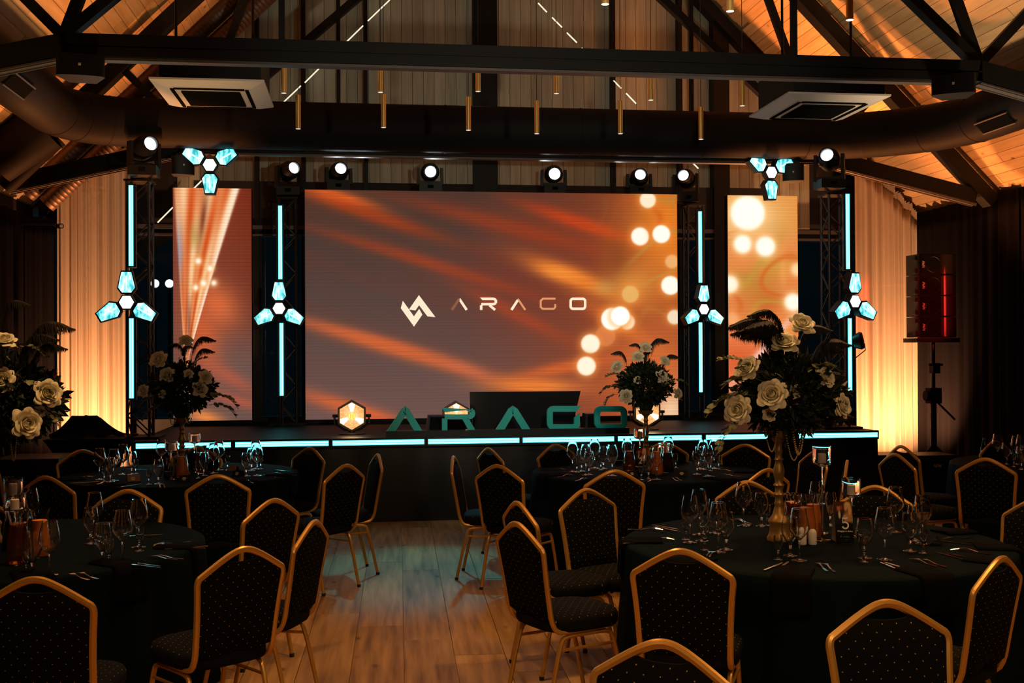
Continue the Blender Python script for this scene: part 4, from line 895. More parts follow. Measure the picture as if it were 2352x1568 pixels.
def heap(u, v):
    a = 2*PI*u; r = hw*(0.95-0.62*min(1, v/0.8))*(1+0.10*math.sin(3*a+1)+0.05*math.sin(7*a)) if v < 0.8 else hw*0.33*(1-v)/0.2; return Vector((xm-hw*0.22+r*math.cos(a)*1.0, Yc+hw+r*math.sin(a)*0.75, z+0.012+0.19*min(1, v/0.8)**1.5*(1+0.06*math.sin(5*a))+0.014*math.sin(9*a)*(1-v)))
tag(MB().grid(heap, 40, 10, wrap=True).build('cloth_bundle', 'napkin', ang=80), 'crumpled black cloth heaped on the standing table', 'cloth')
# small fixtures
p = onY(1972, 783, 12.0); t = thing('fan_unit', 'small black round-backed unit clamped right of the right outer tower', 'stage light', tuple(p))
MB().lathe([(0, -0.06), (0.07, -0.055), (0.10, 0.02), (0.09, 0.05), (0.0, 0.06)], 18, (0, 0, 0), Matrix.Rotation(math.radians(80), 3, 'Y') @ Matrix.Rotation(0.5, 3, 'X')).build('head', 'black', t); MB().tube([(0, 0, -0.02), (0.07, 0, -0.03), (0.08, 0, -0.10), (-0.04, 0.0, -0.19), (-0.14, 0.05, -0.22)], 0.006, 6).build('cable', 'cable', t)
MB().bar((0, 0.03, 0), (-0.2, 0.12, 0), 0.03, 0.03).build('clamp_arm', 'steel', t)
p = onY(134, 519, 13.9); t = thing('security_camera', 'small wall camera at the left edge of the amber curtain', 'camera', tuple(p))
MB().cyl((0, 0, 0), (0.06, -0.10, -0.01), 0.03, 12).build('body', 'black', t); MB().cyl((-0.06, 0.0, 0.02), (0, 0, 0), 0.012, 6).bar((-0.06, 0, 0.02), (-4.03-p.x, 0, 0.02), 0.02, 0.02).build('bracket', 'steel', t); MB().cyl((0.058, -0.097, -0.01), (0.062, -0.104, -0.0105), 0.02, 12).build('lens', 'logo_grey', t)
p = onY(126, 885, 13.6); t = thing('fire_extinguisher', 'red fire extinguisher at the foot of the dark drape, behind the left flowers', 'fire extinguisher', (p.x, 13.6, p.z-0.25))
MB().lathe([(0, 0), (0.06, 0), (0.065, 0.02), (0.065, 0.3), (0.04, 0.36), (0.02, 0.38), (0, 0.38)], 16).build('cylinder', 'red', t); MB().box((0, 0, 0.41), (0.05, 0.04, 0.06)).build('valve', 'black', t); MB().cyl((0, 0, 0.005), (0, 0, -p.z+0.25), 0.02, 8).lathe([(0, 0), (0.13, 0), (0.13, 0.01), (0, 0.015)], 16, (0, 0, -p.z+0.25)).build('post', 'steel', t)
for px, lab in ((356, 'round white globe lamp seen through the window, left of the pair'), (389, 'round white globe lamp seen through the window, right of the pair')):
    p = onY(px, 651, 17.2); t = thing('globe_lamp', lab, 'lamp', (p.x, 17.2, 0)); MB().sphere(p, 0.062, 14, 10).build('globe', 'globe', t, world=True); MB().cyl((p.x, 17.2, -0.01), (p.x, 17.2, p.z-0.05), 0.02, 8).build('pole', 'steel', t, world=True)
a = onY(340, 600, 17.8); t = thing('reflected_awning', 'slanted orange canopy reflection in the window by the left tower', 'reflected_awning', (a.x, 17.9, 0)); a2 = onY(398, 545, 17.8); MB().add([(a.x-0.3, 17.8, a.z-0.05), (a2.x+0.5, 17.8, a2.z+0.25), (a2.x+0.5, 17.86, a2.z+0.62), (a.x-0.3, 17.86, a.z+0.20)], [(0, 1, 2, 3)]).build('canopy', mat('reflected_canopy', (0.5, 0.22, 0.07), 0.8, 0, (0.5, 0.2, 0.06), 0.0), t, world=True, smooth=False, fix=False)  # solid sheet put behind the glass in place of a tent's reflection
for xx in (a.x-0.25, a2.x+0.45): MB().cyl((xx, 17.84, -0.01), (xx, 17.84, a.z+0.1), 0.02, 8).build('pole', 'steel', t, world=True)
# ------------------------------------------------------------------ banquet chairs
def lean(z): return -0.20-0.085*max(0, (z-0.42)/0.5)
def zf(x): return 0.965-math.sqrt((0.70*x)**2+0.045**2)
def hw_(z):
    if z > 0.78: return 0.205
    t = (z-0.42)/0.36; return 0.187+0.018*max(0, t)**2.2
def make_chair():
    t = thing('banquet_chair', 'x', 'chair')
    def side(s):
        P = [(s*0.17, 0.15, 0.418), (s*0.18, -0.02, 0.418), (s*0.186, -0.14, 0.418), (s*0.187, -0.185, 0.43), (s*0.187, lean(0.48), 0.48)]
        for z in (0.54, 0.60, 0.66, 0.72, 0.77): P.append((s*(hw_(z)), lean(z), z))
        P += [(s*0.207, lean(0.80), 0.798), (s*0.201, lean(0.82), 0.818), (s*0.186, lean(zf(0.186)), zf(0.186))]
        for x in (0.15, 0.11, 0.07, 0.045, 0.025): P.append((s*x, lean(zf(x)), zf(x)))
        return P
    path = side(-1)+[(0, lean(0.92), 0.92)]+list(reversed(side(1)))
    MB().tube([path[0]]+smooth_path(path, 1)[1:-1]+[path[-1]], 0.0145, 8, rx=0.012).build('frame', 'gold', t)
    def back(u, v, side):
        x = u*0.197; top = zf(x)-0.010-0.042*max(0, 1-(x/0.085)**2)**1.0 if abs(x) < 0.085 else zf(x)-0.010
        bot = 0.475+0.012*math.cos(u*PI*2)
        z = bot+(top-bot)*v; xx = u*(hw_(z)-0.008) if z < 0.79 else x*((0.205-0.008)/0.197)
        e = (1-abs(u)**5)*(1-abs(2*v-1)**7); th = (0.006+0.016*e)
        return Vector((xx, lean(z)+(th if side > 0 else -th*0.9), z))
    mb = MB(); nu, nv = 14, 14
    mb.grid(lambda a, b: back(a*2-1, b, 1), nu, nv); mb.grid(lambda a, b: back(a*2-1, b, -1), nu, nv)
    N = nv+1; F = (nu+1)*N
    for i in range(nu):
        for j in (0, nv): mb.f.append((i*N+j, (i+1)*N+j, F+(i+1)*N+j, F+i*N+j))
    for j in range(nv):
        for i in (0, nu): mb.f.append((i*N+j, i*N+j+1, F+i*N+j+1, F+i*N+j))
    mb.build('backrest', 'backpad', t, ang=50)
    def outline(k):
        P = []
        for i in range(32):
            a = 2*PI*i/32; c, s_ = math.cos(a), math.sin(a); e = 0.5 if s_ < 0 else 0.62
            P.append((0.212*k*math.copysign(abs(c)**e, c), 0.01+0.222*k*math.copysign(abs(s_)**e, s_)))
        return P
    rings = [(0.90, 0.415), (0.97, 0.42), (1.0, 0.435), (1.0, 0.465), (0.975, 0.482), (0.90, 0.492), (0.7, 0.498), (0.35, 0.501)]
    mb = MB(); vs = []
    for k, z in rings: vs += [(x, y, z) for x, y in outline(k)]
    fs = [(i*32+k, i*32+(k+1) % 32, (i+1)*32+(k+1) % 32, (i+1)*32+k) for i in range(len(rings)-1) for k in range(32)]
    mb.add(vs, fs+[tuple(range(32)), tuple(range((len(rings)-1)*32, len(rings)*32))]); mb.build('seat', 'seatpad', t, ang=60)
    leg = {}
    for s in (-1, 1):
        for q in (-1, 1):
            x = s*0.178
            P = smooth_path([(x, 0.0, 0.398), (x, q*0.12, 0.398), (x, q*0.155, 0.37), (s*0.186, q*0.235, 0.012)], 2)
            l = MB().tube(P, 0.0115, 8).build('leg', 'gold', t)
            MB().lathe([(0, 0), (0.013, 0), (0.0145, 0.02), (0, 0.022)], 8, (s*0.186, q*0.236, 0)).build('rubber_foot', 'rubber', l)
        MB().cyl((s*0.18, -0.163, 0.335), (s*0.18, 0.163, 0.335), 0.008, 6).build('stretcher', 'gold', t)
    MB().cyl((-0.178, 0.02, 0.402), (0.178, 0.02, 0.402), 0.009, 6).build('stretcher', 'gold', t)
    return t
chair0 = make_chair(); register(chair0); first_chair = [True]
def chair(px, py, al, label, group):
    P = onZ(px, py, 0.932); a = math.radians(al); d = Vector((math.sin(a), math.cos(a), 0)); rz = math.atan2(-d.x, d.y)
    o = Vector((P.x, P.y, 0))+d*0.285
    if first_chair[0]:
        first_chair[0] = False; c = chair0; c.location = o; c.rotation_euler = (0, 0, rz)
    else: c = copy_tree(chair0, loc=o, rz=rz)
    SEATS.append((o.x, o.y, d.x, d.y)); tag(c, label, 'chair', group); return c
TN = {'A': 'near left table', 'B': 'far left table', 'C': 'far right table (card 2)', 'D': 'near right table (card 5)', 'E': 'right-edge table'}
SEATS = []
CG = lambda k: 'chairs around the '+TN[k]
cc = [
 ('D', 1565, 1259, 25, 'gold-framed black chair seen from behind at the near right table, beside the aisle chairs'),
 ('D', 2300, 1276, -35, 'large gold-framed black chair seen from behind at the right front of the card 5 table'),
 ('D', 2380, 1145, 255, 'gold-framed black chair cut by the right edge, at the right of the card 5 table'),
 ('D', 1715, 1103, 180, 'gold-framed black chair facing the camera behind the brass candlestick of the card 5 table'),
 ('D', 2010, 1114, 200, 'gold-framed black chair facing the camera behind the card 5, right rear of that table'),
 ('D', 1186, 1197, 66, 'gold-framed black chair by the aisle, nearest of the row, its whole seat showing'),
 ('D', 1188, 1150, 72, 'gold-framed black chair by the aisle directly behind the nearest aisle chair'),
 ('D', 1345, 1121, 152, 'gold-framed black chair at the left rear of the card 5 table, beside the aisle row'),
 ('N', 2035, 1376, 178, 'gold-framed chair before the card 5 table, bold dots, cut by the bottom edge'),
 ('N', 1525, 1468, 215, 'gold-framed black chair at the bottom edge of the picture, only its top arch showing'),
 ('C', 1275, 1019, 150, 'gold-framed black chair behind the left rim of the card 2 table, below the letter G'),
 ('C', 1525, 1014, 183, 'gold-framed black chair behind the centrepiece of the card 2 table'),
 ('C', 1712, 1019, 205, 'gold-framed black chair behind the right rim of the card 2 table'),
 ('C', 1412, 1078, 2, 'gold-framed black chair seen from behind in front of the card 2 table'),
 ('C', 1763, 1075, -22, 'gold-framed black chair half hidden by the brass candlestick, right front of the card 2 table'),
 ('C', 1122, 1027, 65, 'gold-framed black chair left of the card 2 table, farthest of three, top arch showing'),
 ('C', 1143, 1066, 42, 'gold-framed black chair left of the card 2 table, dotted back turned to the camera'),
 ('C', 1041, 1046, 103, 'gold-framed black chair seen in profile at the left end of the card 2 table group'),
 ('C', 1872, 1035, -98, 'gold-framed black chair right of the card 2 table behind the tall candle glass'),
 ('C', 1946, 1056, -66, 'gold-framed black chair seen edge-on, right of the tall candle glass'),
 ('B', 188, 1032, 150, 'gold-framed black chair at the left rear of the far left table'),
 ('B', 452, 1026, 180, 'gold-framed black chair behind the candlestick of the far left table'),
 ('B', 712, 1026, 228, 'gold-framed black chair right of the far left table, farthest of three'),
 ('B', 795, 1065, -48, 'gold-framed black chair right of the far left table, middle of three, back to the camera'),
 ('B', 868, 1041, -103, 'gold-framed black chair seen in profile by the aisle, right of the far left table'),
 ('B', 500, 1089, -2, 'gold-framed black chair seen straight from behind in front of the far left table'),
 ('B', 105, 1092, 22, 'gold-framed black chair at the left front of the far left table, back to the camera'),
 ('B', -22, 1052, 60, 'gold-framed black chair at the left edge above the tall candle glasses'),
 ('A', 295, 1123, 190, 'gold-framed black chair facing the camera behind the glasses of the near left table'),
 ('A', 628, 1144, -48, 'gold-framed black chair right of the near left table, behind the big one'),
 ('A', 560, 1254, -38, 'big gold-framed black chair right front of the near left table, seat showing'),
 ('A', 722, 1193, -70, 'gold-framed black chair seen edge-on by the aisle at the near left table'),
 ('A', 80, 1323, 6, 'big gold-framed black chair at the bottom left corner, back to the camera'),
 ('A', -45, 1150, 165, 'gold-framed black chair cut by the left edge beside the tea carafe'),
 ('E', 2285, 1011, 160, 'gold-framed black chair behind the blue water bottle at the right edge'),
 ('E', 2264, 1051, 35, 'gold-framed black chair with its back to the camera left of the right-edge table'),
 ('E', 2070, 1022, 78, 'gold-framed black chair near the winch stand, farther of the two side by side'),
 ('E', 2056, 1040, 76, 'gold-framed black chair near the winch stand, nearer of the two side by side'),
]
for k, x, y, al, lab in cc: chair(x, y, al, lab, CG(k) if k in TN else 'chairs in front of the card 5 table')
# tables
TB = {}
def table(key, px, py, r, label):
    c = onZ(px, py, 0.75); TB[key] = (Vector((c.x, c.y, 0)), r)
    rr = random.Random(key); ph = [rr.uniform(0, 6.28) for _ in range(3)]
    prof = [(0.0, 0.75), (0.5, 0.75), (0.9, 0.75), (0.985, 0.7495), (1.0, 0.742), (1.006, 0.72), (1.012, 0.6), (1.02, 0.4), (1.035, 0.2), (1.05, 0.02)]
    n = 180
    def fn(u, v):
        k = v*(len(prof)-1); i = min(int(k), len(prof)-2); f = k-i; q, z = prof[i][0]*(1-f)+prof[i+1][0]*f, prof[i][1]*(1-f)+prof[i+1][1]*f
        a = 2*PI*u; dr = max(0, 0.74-z)/0.72
        q += dr**0.8*(0.035*math.sin(18*a+ph[0])+0.02*math.sin(29*a+ph[1])+0.012*math.sin(7*a+ph[2]))
        if z < 0.66:
            k2 = min(1.0, (0.66-z)/0.13)
            wx, wy = c.x+r*q*math.cos(a), c.y+r*q*math.sin(a)
            for (ox, oy, dx, dy) in SEATS:
                lx, ly = (wx-ox)*dy-(wy-oy)*dx, (wx-ox)*dx+(wy-oy)*dy
                if abs(lx) < 0.36 and -0.3 < ly < 0.275:
                    g = 1.0 if abs(lx) < 0.25 else max(0.0, (0.36-abs(lx))/0.11)
                    rad = dx*math.cos(a)+dy*math.sin(a)
                    if rad < -0.25: q -= (0.275-ly)/(-rad)/r*g*k2
        return Vector((r*q*math.cos(a), r*q*math.sin(a), z))
    o = MB().grid(fn, n, 27, wrap=True).build('tablecloth', 'cloth', ang=70); o.location = (c.x, c.y, 0); tag(o, label, 'tablecloth', 'floor-length black tablecloths')
table('A', 25, 1254, 0.97, 'floor-length black cloth over the near left round table')
table('B', 418, 1088, 0.95, 'floor-length black cloth over the far left round table by the stage')
table('C', 1480, 1080, 0.93, 'floor-length black cloth over the far right round table with the number 2 card')
table('D', 1868, 1243, 0.98, 'floor-length black cloth over the near right round table with the number 5 card')
table('E', 2452, 1065, 0.95, 'black cloth over the round table cut by the right edge of the picture')
# ------------------------------------------------------------------ glassware and tableware
def wall_prof(outer, th, foot_r, stem):
    inner = [(max(r-th, 0.0), z+(0.002 if i == 0 else 0)) for i, (r, z) in enumerate(outer)]
    return outer, inner
def glass_mesh(name, bowl, z0, stem_r, foot_r, n=24, th=0.0018):
    P = [(0.0, 0.0), (foot_r, 0.0), (foot_r, 0.0015), (foot_r*0.5, 0.004), (stem_r*1.6, 0.009), (stem_r, 0.02)]
    P += [(stem_r, z0-0.012), (stem_r*1.5, z0-0.004)]
    P += bowl
    inn = [(max(r-th, 0.0008), z+0.001) for r, z in reversed(bowl)]; inn[0] = (bowl[-1][0]-th, bowl[-1][1])
    P += inn+[(0.0, bowl[0][1]+0.004)]
    return MB().lathe(P, n).mesh(name, 'glass', ang=50)
GM = {
 'wine': glass_mesh('wine_glass', [(0.008, 0.098), (0.022, 0.112), (0.040, 0.133), (0.0485, 0.150), (0.0475, 0.168), (0.042, 0.200), (0.036, 0.228), (0.033, 0.246)], 0.098, 0.0038, 0.037),
 'goblet': glass_mesh('water_goblet', [(0.009, 0.052), (0.020, 0.070), (0.036, 0.096), (0.0415, 0.118), (0.0395, 0.145), (0.0345, 0.172), (0.032, 0.188)], 0.052, 0.006, 0.034),
 'shot': glass_mesh('shot_glass', [(0.006, 0.045), (0.016, 0.060), (0.021, 0.078), (0.022, 0.098), (0.0205, 0.118)], 0.045, 0.0045, 0.022, 18)}
GLN = {'wine': ('wine_glass', 'tall stemmed wine glass', 'wine glass'), 'goblet': ('water_goblet', 'short-stemmed tulip water goblet', 'goblet'), 'shot': ('vodka_glass', 'tiny stemmed vodka glass', 'glass')}
QUEUE = []
def put(tab, kind, px, py): QUEUE.append((tab, kind, px, py))
for tab, kind, pts in (
 ('D', 'wine', [(1585, 1246), (1606, 1228), (1650.5, 1268), (1708, 1207), (1836, 1287), (2032, 1285), (2057, 1222), (2119, 1248), (1877, 1204)]),
 ('D', 'goblet', [(1612, 1242), (1668, 1262), (1749, 1208), (1815, 1276), (1986, 1281), (2090, 1265), (1906, 1206), (1643, 1224), (2101, 1241)]),
 ('D', 'shot', [(1575.5, 1239), (1619, 1263), (1762, 1207), (1787.5, 1285), (1984, 1290), (2121, 1270), (2050, 1211)]),
 ('A', 'wine', [(281.5, 1290), (319, 1256), (217, 1236), (114, 1321), (70, 1222)]),
 ('A', 'goblet', [(209, 1248), (236, 1292), (75, 1318)]),
 ('A', 'shot', [(321, 1265), (249, 1252), (251, 1296), (62, 1319)]),
 ('B', 'wine', [(229, 1101), (262, 1103), (283, 1089), (491, 1086), (503, 1079), (587.5, 1077), (591, 1092), (371, 1074), (399, 1080)]),
 ('B', 'goblet', [(254, 1106), (303, 1089), (364, 1111), (469, 1092), (566, 1093), (578, 1080)]),
 ('B', 'shot', [(240, 1105), (312, 1088), (342, 1112), (456, 1098), (523, 1079), (599, 1077)]),
 ('C', 'wine', [(1315, 1083), (1345.5, 1091), (1366, 1075), (1406, 1092), (1441, 1073), (1509, 1101), (1535, 1068), (1615, 1078), (1640, 1076), (1626, 1094)]),
 ('C', 'goblet', [(1336, 1082), (1353, 1090), (1386, 1076), (1489.5, 1100), (1601, 1089), (1607, 1076)]),
 ('C', 'shot', [(1325, 1084), (1380, 1079), (1473, 1102), (1552, 1074), (1650, 1077), (1632, 1081)]),
 ('E', 'wine', [(2292, 1060), (2347, 1062), (2335, 1066)]), ('E', 'goblet', [(2312, 1066), (2345, 1078)]), ('E', 'shot', [(2328, 1072)])):
    for p in pts: put(tab, kind, *p)
for tab in TN:
    for kind in ('wine', 'goblet', 'shot'):
        L = sorted([q for q in QUEUE if q[0] == tab and q[1] == kind], key=lambda q: q[2]); nm, lab, cat = GLN[kind]
        for i, q in enumerate(L):
            o = link(nm, GM[kind], None, onZ(q[2], q[3], 0.7512), (0, 0, rnd.uniform(0, 6)))
            pos = '%s from the left' % ords[i] if len(L) > 1 else 'the only one in view'
            tag(o, '%s on the %s, %s' % (lab, TN[tab], pos), cat, 'place-setting glasses')
# cutlery
def fork_mesh():
    L = 0.195; zt = 0.003; mb = MB()
    def prof(y):
        return 0.004+0.0035*max(0, (0.09-y)/0.09) if y < 0.09 else 0.004
    pts = [(0.006, 0.0), (0.007, 0.02), (0.0045, 0.07), (0.0033, 0.11), (0.004, 0.128), (0.0115, 0.142), (0.012, 0.155)]
    poly = [(-a, b) for a, b in pts]+[(a, b) for a, b in reversed(pts)]
    hz = lambda v: 0.003+0.009*math.sin(max(0, (v-0.08))/0.115*PI)*(v > 0.08)
    for (a, b), (c, d) in zip(pts[:-1], pts[1:]):
        mb.add([(-a, b, hz(b)), (a, b, hz(b)), (c, d, hz(d)), (-c, d, hz(d)), (-a, b, hz(b)-0.002), (a, b, hz(b)-0.002), (c, d, hz(d)-0.002), (-c, d, hz(d)-0.002)], [(0, 1, 2, 3), (4, 7, 6, 5), (0, 4, 5, 1), (1, 5, 6, 2), (2, 6, 7, 3), (3, 7, 4, 0)])
    for k in range(4):
        x = -0.0101+k*0.00673; mb.tube([(x, 0.154, hz(0.154)-0.001), (x, 0.175, hz(0.175)-0.001), (x*0.95, L, 0.003)], [0.0017, 0.0016, 0.0008], 5)
    return mb.mesh('fork', 'chrome', ang=40)
def knife_mesh():
    pts = [(-0.005, 0.0), (0.005, 0.0), (0.0062, 0.03), (0.0045, 0.095), (0.008, 0.10), (0.009, 0.15), (0.006, 0.195), (0.001, 0.215), (-0.004, 0.21), (-0.0045, 0.10), (-0.0048, 0.095)]
    return MB().prism(pts, lambda u, v, w: Vector((u, v, w)), 0.0005, 0.0045).mesh('knife', 'chrome', smooth=False)
CM = {'fork': fork_mesh(), 'knife': knife_mesh()}
CQ = []
def cut(tab, kind, x0, y0, x1, y1): CQ.append((tab, kind, x0, y0, x1, y1))   # handle end -> tip
for q in (('D', 'knife', 1754, 1311, 1796, 1294), ('D', 'knife', 1779, 1311, 1813, 1290), ('D', 'fork', 1907, 1318, 1868, 1288), ('D', 'fork', 1925, 1320, 1884, 1290), ('D', 'knife', 2079, 1316, 2018, 1291), ('D', 'knife', 2098, 1313, 2030, 1292),
          ('D', 'fork', 2170, 1307, 2073, 1279), ('D', 'fork', 2192, 1308, 2092, 1280), ('D', 'knife', 2299, 1252, 2222, 1245), ('D', 'fork', 2240, 1233, 2155, 1240), ('D', 'fork', 2290, 1272, 2172, 1262), ('D', 'fork', 2288, 1276, 2182, 1257), ('D', 'knife', 2212, 1285, 2160, 1272), ('D', 'knife', 2240, 1284, 2195, 1276), ('D', 'knife', 2212, 1249, 2162, 1243),
          ('D', 'knife', 1434, 1249, 1506, 1243), ('D', 'knife', 1433, 1236, 1510, 1241), ('D', 'fork', 1462, 1216, 1504, 1217), ('D', 'fork', 1470, 1238, 1545, 1240), ('D', 'knife', 1504, 1207, 1550, 1215), ('D', 'knife', 1506, 1210, 1558, 1221), ('D', 'fork', 1618, 1288, 1648, 1264), ('D', 'fork', 1612, 1284, 1640, 1266), ('D', 'fork', 1725, 1203, 1688, 1192), ('D', 'fork', 1722, 1206, 1690, 1195),
          ('A', 'fork', 221, 1337, 138, 1315), ('A', 'fork', 243, 1335, 160, 1313), ('A', 'fork', 428, 1288, 315, 1277), ('A', 'fork', 440, 1286, 330, 1276), ('A', 'knife', 378, 1306, 290, 1296), ('A', 'knife', 370, 1302, 296, 1292), ('A', 'fork', 429, 1245, 360, 1252), ('A', 'fork', 424, 1248, 366, 1254), ('A', 'knife', 465, 1260, 395, 1257), ('A', 'knife', 460, 1256, 402, 1260), ('A', 'knife', 360, 1229, 300, 1232),
          ('B', 'knife', 157, 1111, 232, 1106), ('B', 'knife', 212, 1117, 240, 1107), ('B', 'knife', 277, 1119, 325, 1112), ('B', 'fork', 165, 1098, 205, 1096), ('B', 'fork', 170, 1099, 217, 1094), ('B', 'knife', 674, 1084, 628, 1079), ('B', 'knife', 676, 1092, 640, 1090), ('B', 'knife', 642, 1098, 598, 1090), ('B', 'fork', 678, 1090, 612, 1087), ('B', 'fork', 369, 1122, 365, 1112), ('B', 'fork', 380, 1121, 374, 1112), ('B', 'knife', 330, 1079, 300, 1078), ('B', 'fork', 580, 1109, 566, 1104),
          ('C', 'knife', 1242, 1078, 1290, 1079), ('C', 'knife', 1240, 1091, 1300, 1091), ('C', 'fork', 1266, 1098, 1328, 1088), ('C', 'fork', 1250, 1080, 1298, 1078), ('C', 'fork', 1565, 1108, 1532, 1096), ('C', 'fork', 1574, 1107, 1542, 1095), ('C', 'knife', 1474, 1109, 1490, 1101), ('C', 'knife', 1486, 1108, 1500, 1100), ('C', 'fork', 1325, 1104, 1342, 1100), ('C', 'knife', 1667, 1100, 1625, 1096), ('C', 'knife', 1662, 1098, 1620, 1092), ('C', 'fork', 1700, 1094, 1650, 1090), ('C', 'fork', 1690, 1083, 1655, 1080), ('C', 'knife', 1668, 1074, 1630, 1075), ('C', 'fork', 1566, 1068, 1545, 1070)):
    cut(*q)
for tab in TN:
    for kind in ('fork', 'knife'):
        L = sorted([q for q in CQ if q[0] == tab and q[1] == kind], key=lambda q: (q[2]+q[4])/2)
        for i, q in enumerate(L):
            a, b = onZ(q[2], q[3], 0.752), onZ(q[4], q[5], 0.752); d = (b-a); rz = math.atan2(-d.x, d.y); d.normalize(); mid = (a+b)/2
            tag(link(kind, CM[kind], None, mid-d*0.1, (0, 0, rz)), 'polished %s lying on the %s, %s from the left' % (kind, TN[tab], ords[i] if i < len(ords) else 'last'), kind, 'cutlery')
# napkins: folded cloth laid over the table rim
def napkin(tab, ang, label, w=0.17, l_in=0.20, l_out=0.17):
    c, r = TB[tab]; a = math.radians(ang); dr = Vector((math.sin(a), -math.cos(a), 0)); sd = Vector((math.cos(a), math.sin(a), 0))
    R = r+0.006
    def fn(u, v):
        s = -l_in+(l_in+l_out)*v; x = (u-0.5)*w; lift = 0.004*math.sin(u*7)+0.010*math.sin(PI*u)
        base = c+sd*x
        if s < 0: return base+dr*(R+s)+Vector((0, 0, 0.757+lift*0.8))
        return base+dr*(R+0.012+0.04*s+lift)+Vector((0, 0, 0.752-s))
    o = MB().grid(fn, 8, 14).build('napkin', 'napkin', ang=60, fix=False); o.modifiers.new('thickness', 'SOLIDIFY').thickness = 0.007; o.modifiers['thickness'].offset = 1
    tag(o, label, 'napkin', 'black napkins')
for tab, lst in (('D', ((-62, 'by the aisle knives'), (-100, 'at the aisle side'), (-28, 'at the left front'), (10, 'front centre below the forks'), (42, 'at the right front'), (68, 'at the right below the knives'), (100, 'at the right rear'))),
                 ('A', ((22, 'at the front'), (48, 'right front below paired forks'), (80, 'at the right rim'), (150, 'at the rear'))),
                 ('B', ((-70, 'at the left rim'), (-30, 'at the left front'), (72, 'at the right rim'), (40, 'at the right front'))),
                 ('C', ((-75, 'at the left rim'), (-40, 'at the left front'), (30, 'at the right front'), (70, 'at the right rim')))):
    for ang_, lab in lst: napkin(tab, ang_, 'black napkin over the %s rim, %s' % (TN[tab], lab))
# carafes
def carafe(tab, px, py, label, fluid, lvl, s=1.0):
    p = onZ(px, py, 0.751); t = thing('carafe', label, 'carafe', tuple(p), 0, 'drink carafes')
    prof = [(0.047, 0.0), (0.052, 0.006), (0.052, 0.05), (0.046, 0.11), (0.038, 0.155), (0.036, 0.17), (0.043, 0.20), (0.049, 0.226)]
    prof = [(a*s, b*s) for a, b in prof]
    th = 0.002
    MB().lathe([(0, 0.0)]+prof+[(r-th, z+(0.0 if i == 0 else 0.002)) for i, (r, z) in enumerate(reversed(prof))]+[(0, 0.006)], 24).build('glass_body', 'glass', t, ang=50)
    inner = [(0.0, 0.0065)]+[(a-th-0.0006, max(b, 0.0068)) for a, b in prof if b < lvl*s]
    fr = None
    for (a, b), (c2, d2) in zip(prof[:-1], prof[1:]):
        if b <= lvl*s <= d2: f_ = (lvl*s-b)/(d2-b); fr = a+(c2-a)*f_-th-0.0006
    MB().lathe(inner+[(fr, lvl*s), (0, lvl*s)], 24).build('drink', fluid, t, ang=50)
    return t
carafe('D', 1853, 1236, 'orange juice carafe on the card 5 table, behind the wine glass, left of its twin', 'juice', 0.165)
carafe('D', 1868, 1233, 'orange juice carafe on the card 5 table, right of its twin', 'juice', 0.175)
carafe('D', 1822, 1231, 'pale apple juice carafe on the card 5 table, beside the candlestick', 'amber', 0.185)
carafe('D', 1882, 1226, 'water carafe with wooden stirrers on the card 5 table', 'water', 0.165)
carafe('A', 43, 1294, 'dark amber tea carafe at the left edge on the near left table', 'amber', 0.18, 1.08)
carafe('A', 91, 1277, 'orange juice carafe on the near left table', 'juice', 0.175, 1.02)
carafe('A', 30, 1262, 'carafe half hidden behind the tea carafe, near left table', 'cola', 0.15)
carafe('B', 418.7, 1097, 'orange juice carafe before the candlestick of the far left table', 'juice', 0.17)
carafe('B', 461.6, 1086, 'amber juice carafe right of the candlestick on the far left table', 'amber', 0.17)
carafe('C', 1445.5, 1083, 'amber juice carafe on the card 2 table', 'amber', 0.17)
carafe('C', 1509, 1089, 'orange juice carafe right of the candlestick on the card 2 table', 'juice', 0.185)
carafe('C', 1533, 1084, 'dark drink carafe on the card 2 table', 'cola', 0.16)
for k, dx in enumerate((0, 1)):
    p = onZ(1874+dx*9, 1215, 0.90); t = tag(MB().cyl((0, 0, 0), (0.006-0.02*dx, 0.01, 0.17), 0.003, 6).build('stirrer', 'gold'), 'thin wooden stirrer standing in the water carafe, '+('left' if dx == 0 else 'right')+' one', 'stirrer'); q = onZ(1882, 1226, 0.751); t.location = (q.x-0.012+0.02*dx, q.y-0.01, 0.77)
    t.location.z = 0.775
    t.scale = (1, 1, 1.05)
for px, lab in ((1843, 'white ceramic salt shaker on the card 5 table, left one'), (1866.5, 'white ceramic pepper shaker on the card 5 table, right one')):
    p = onZ(px, 1250, 0.751); t = thing('shaker', lab, 'shaker', tuple(p), 0, 'salt and pepper shakers'); MB().lathe([(0, 0), (0.019, 0), (0.0215, 0.004), (0.0205, 0.06), (0.017, 0.072), (0.009, 0.079), (0, 0.081)], 18).build('body', 'ceramic', t)
    for k in range(3): MB().cyl((0.006*math.cos(2.1*k), 0.006*math.sin(2.1*k), 0.0785), (0.006*math.cos(2.1*k), 0.006*math.sin(2.1*k), 0.0812), 0.0012, 6).build('hole', 'black', t)
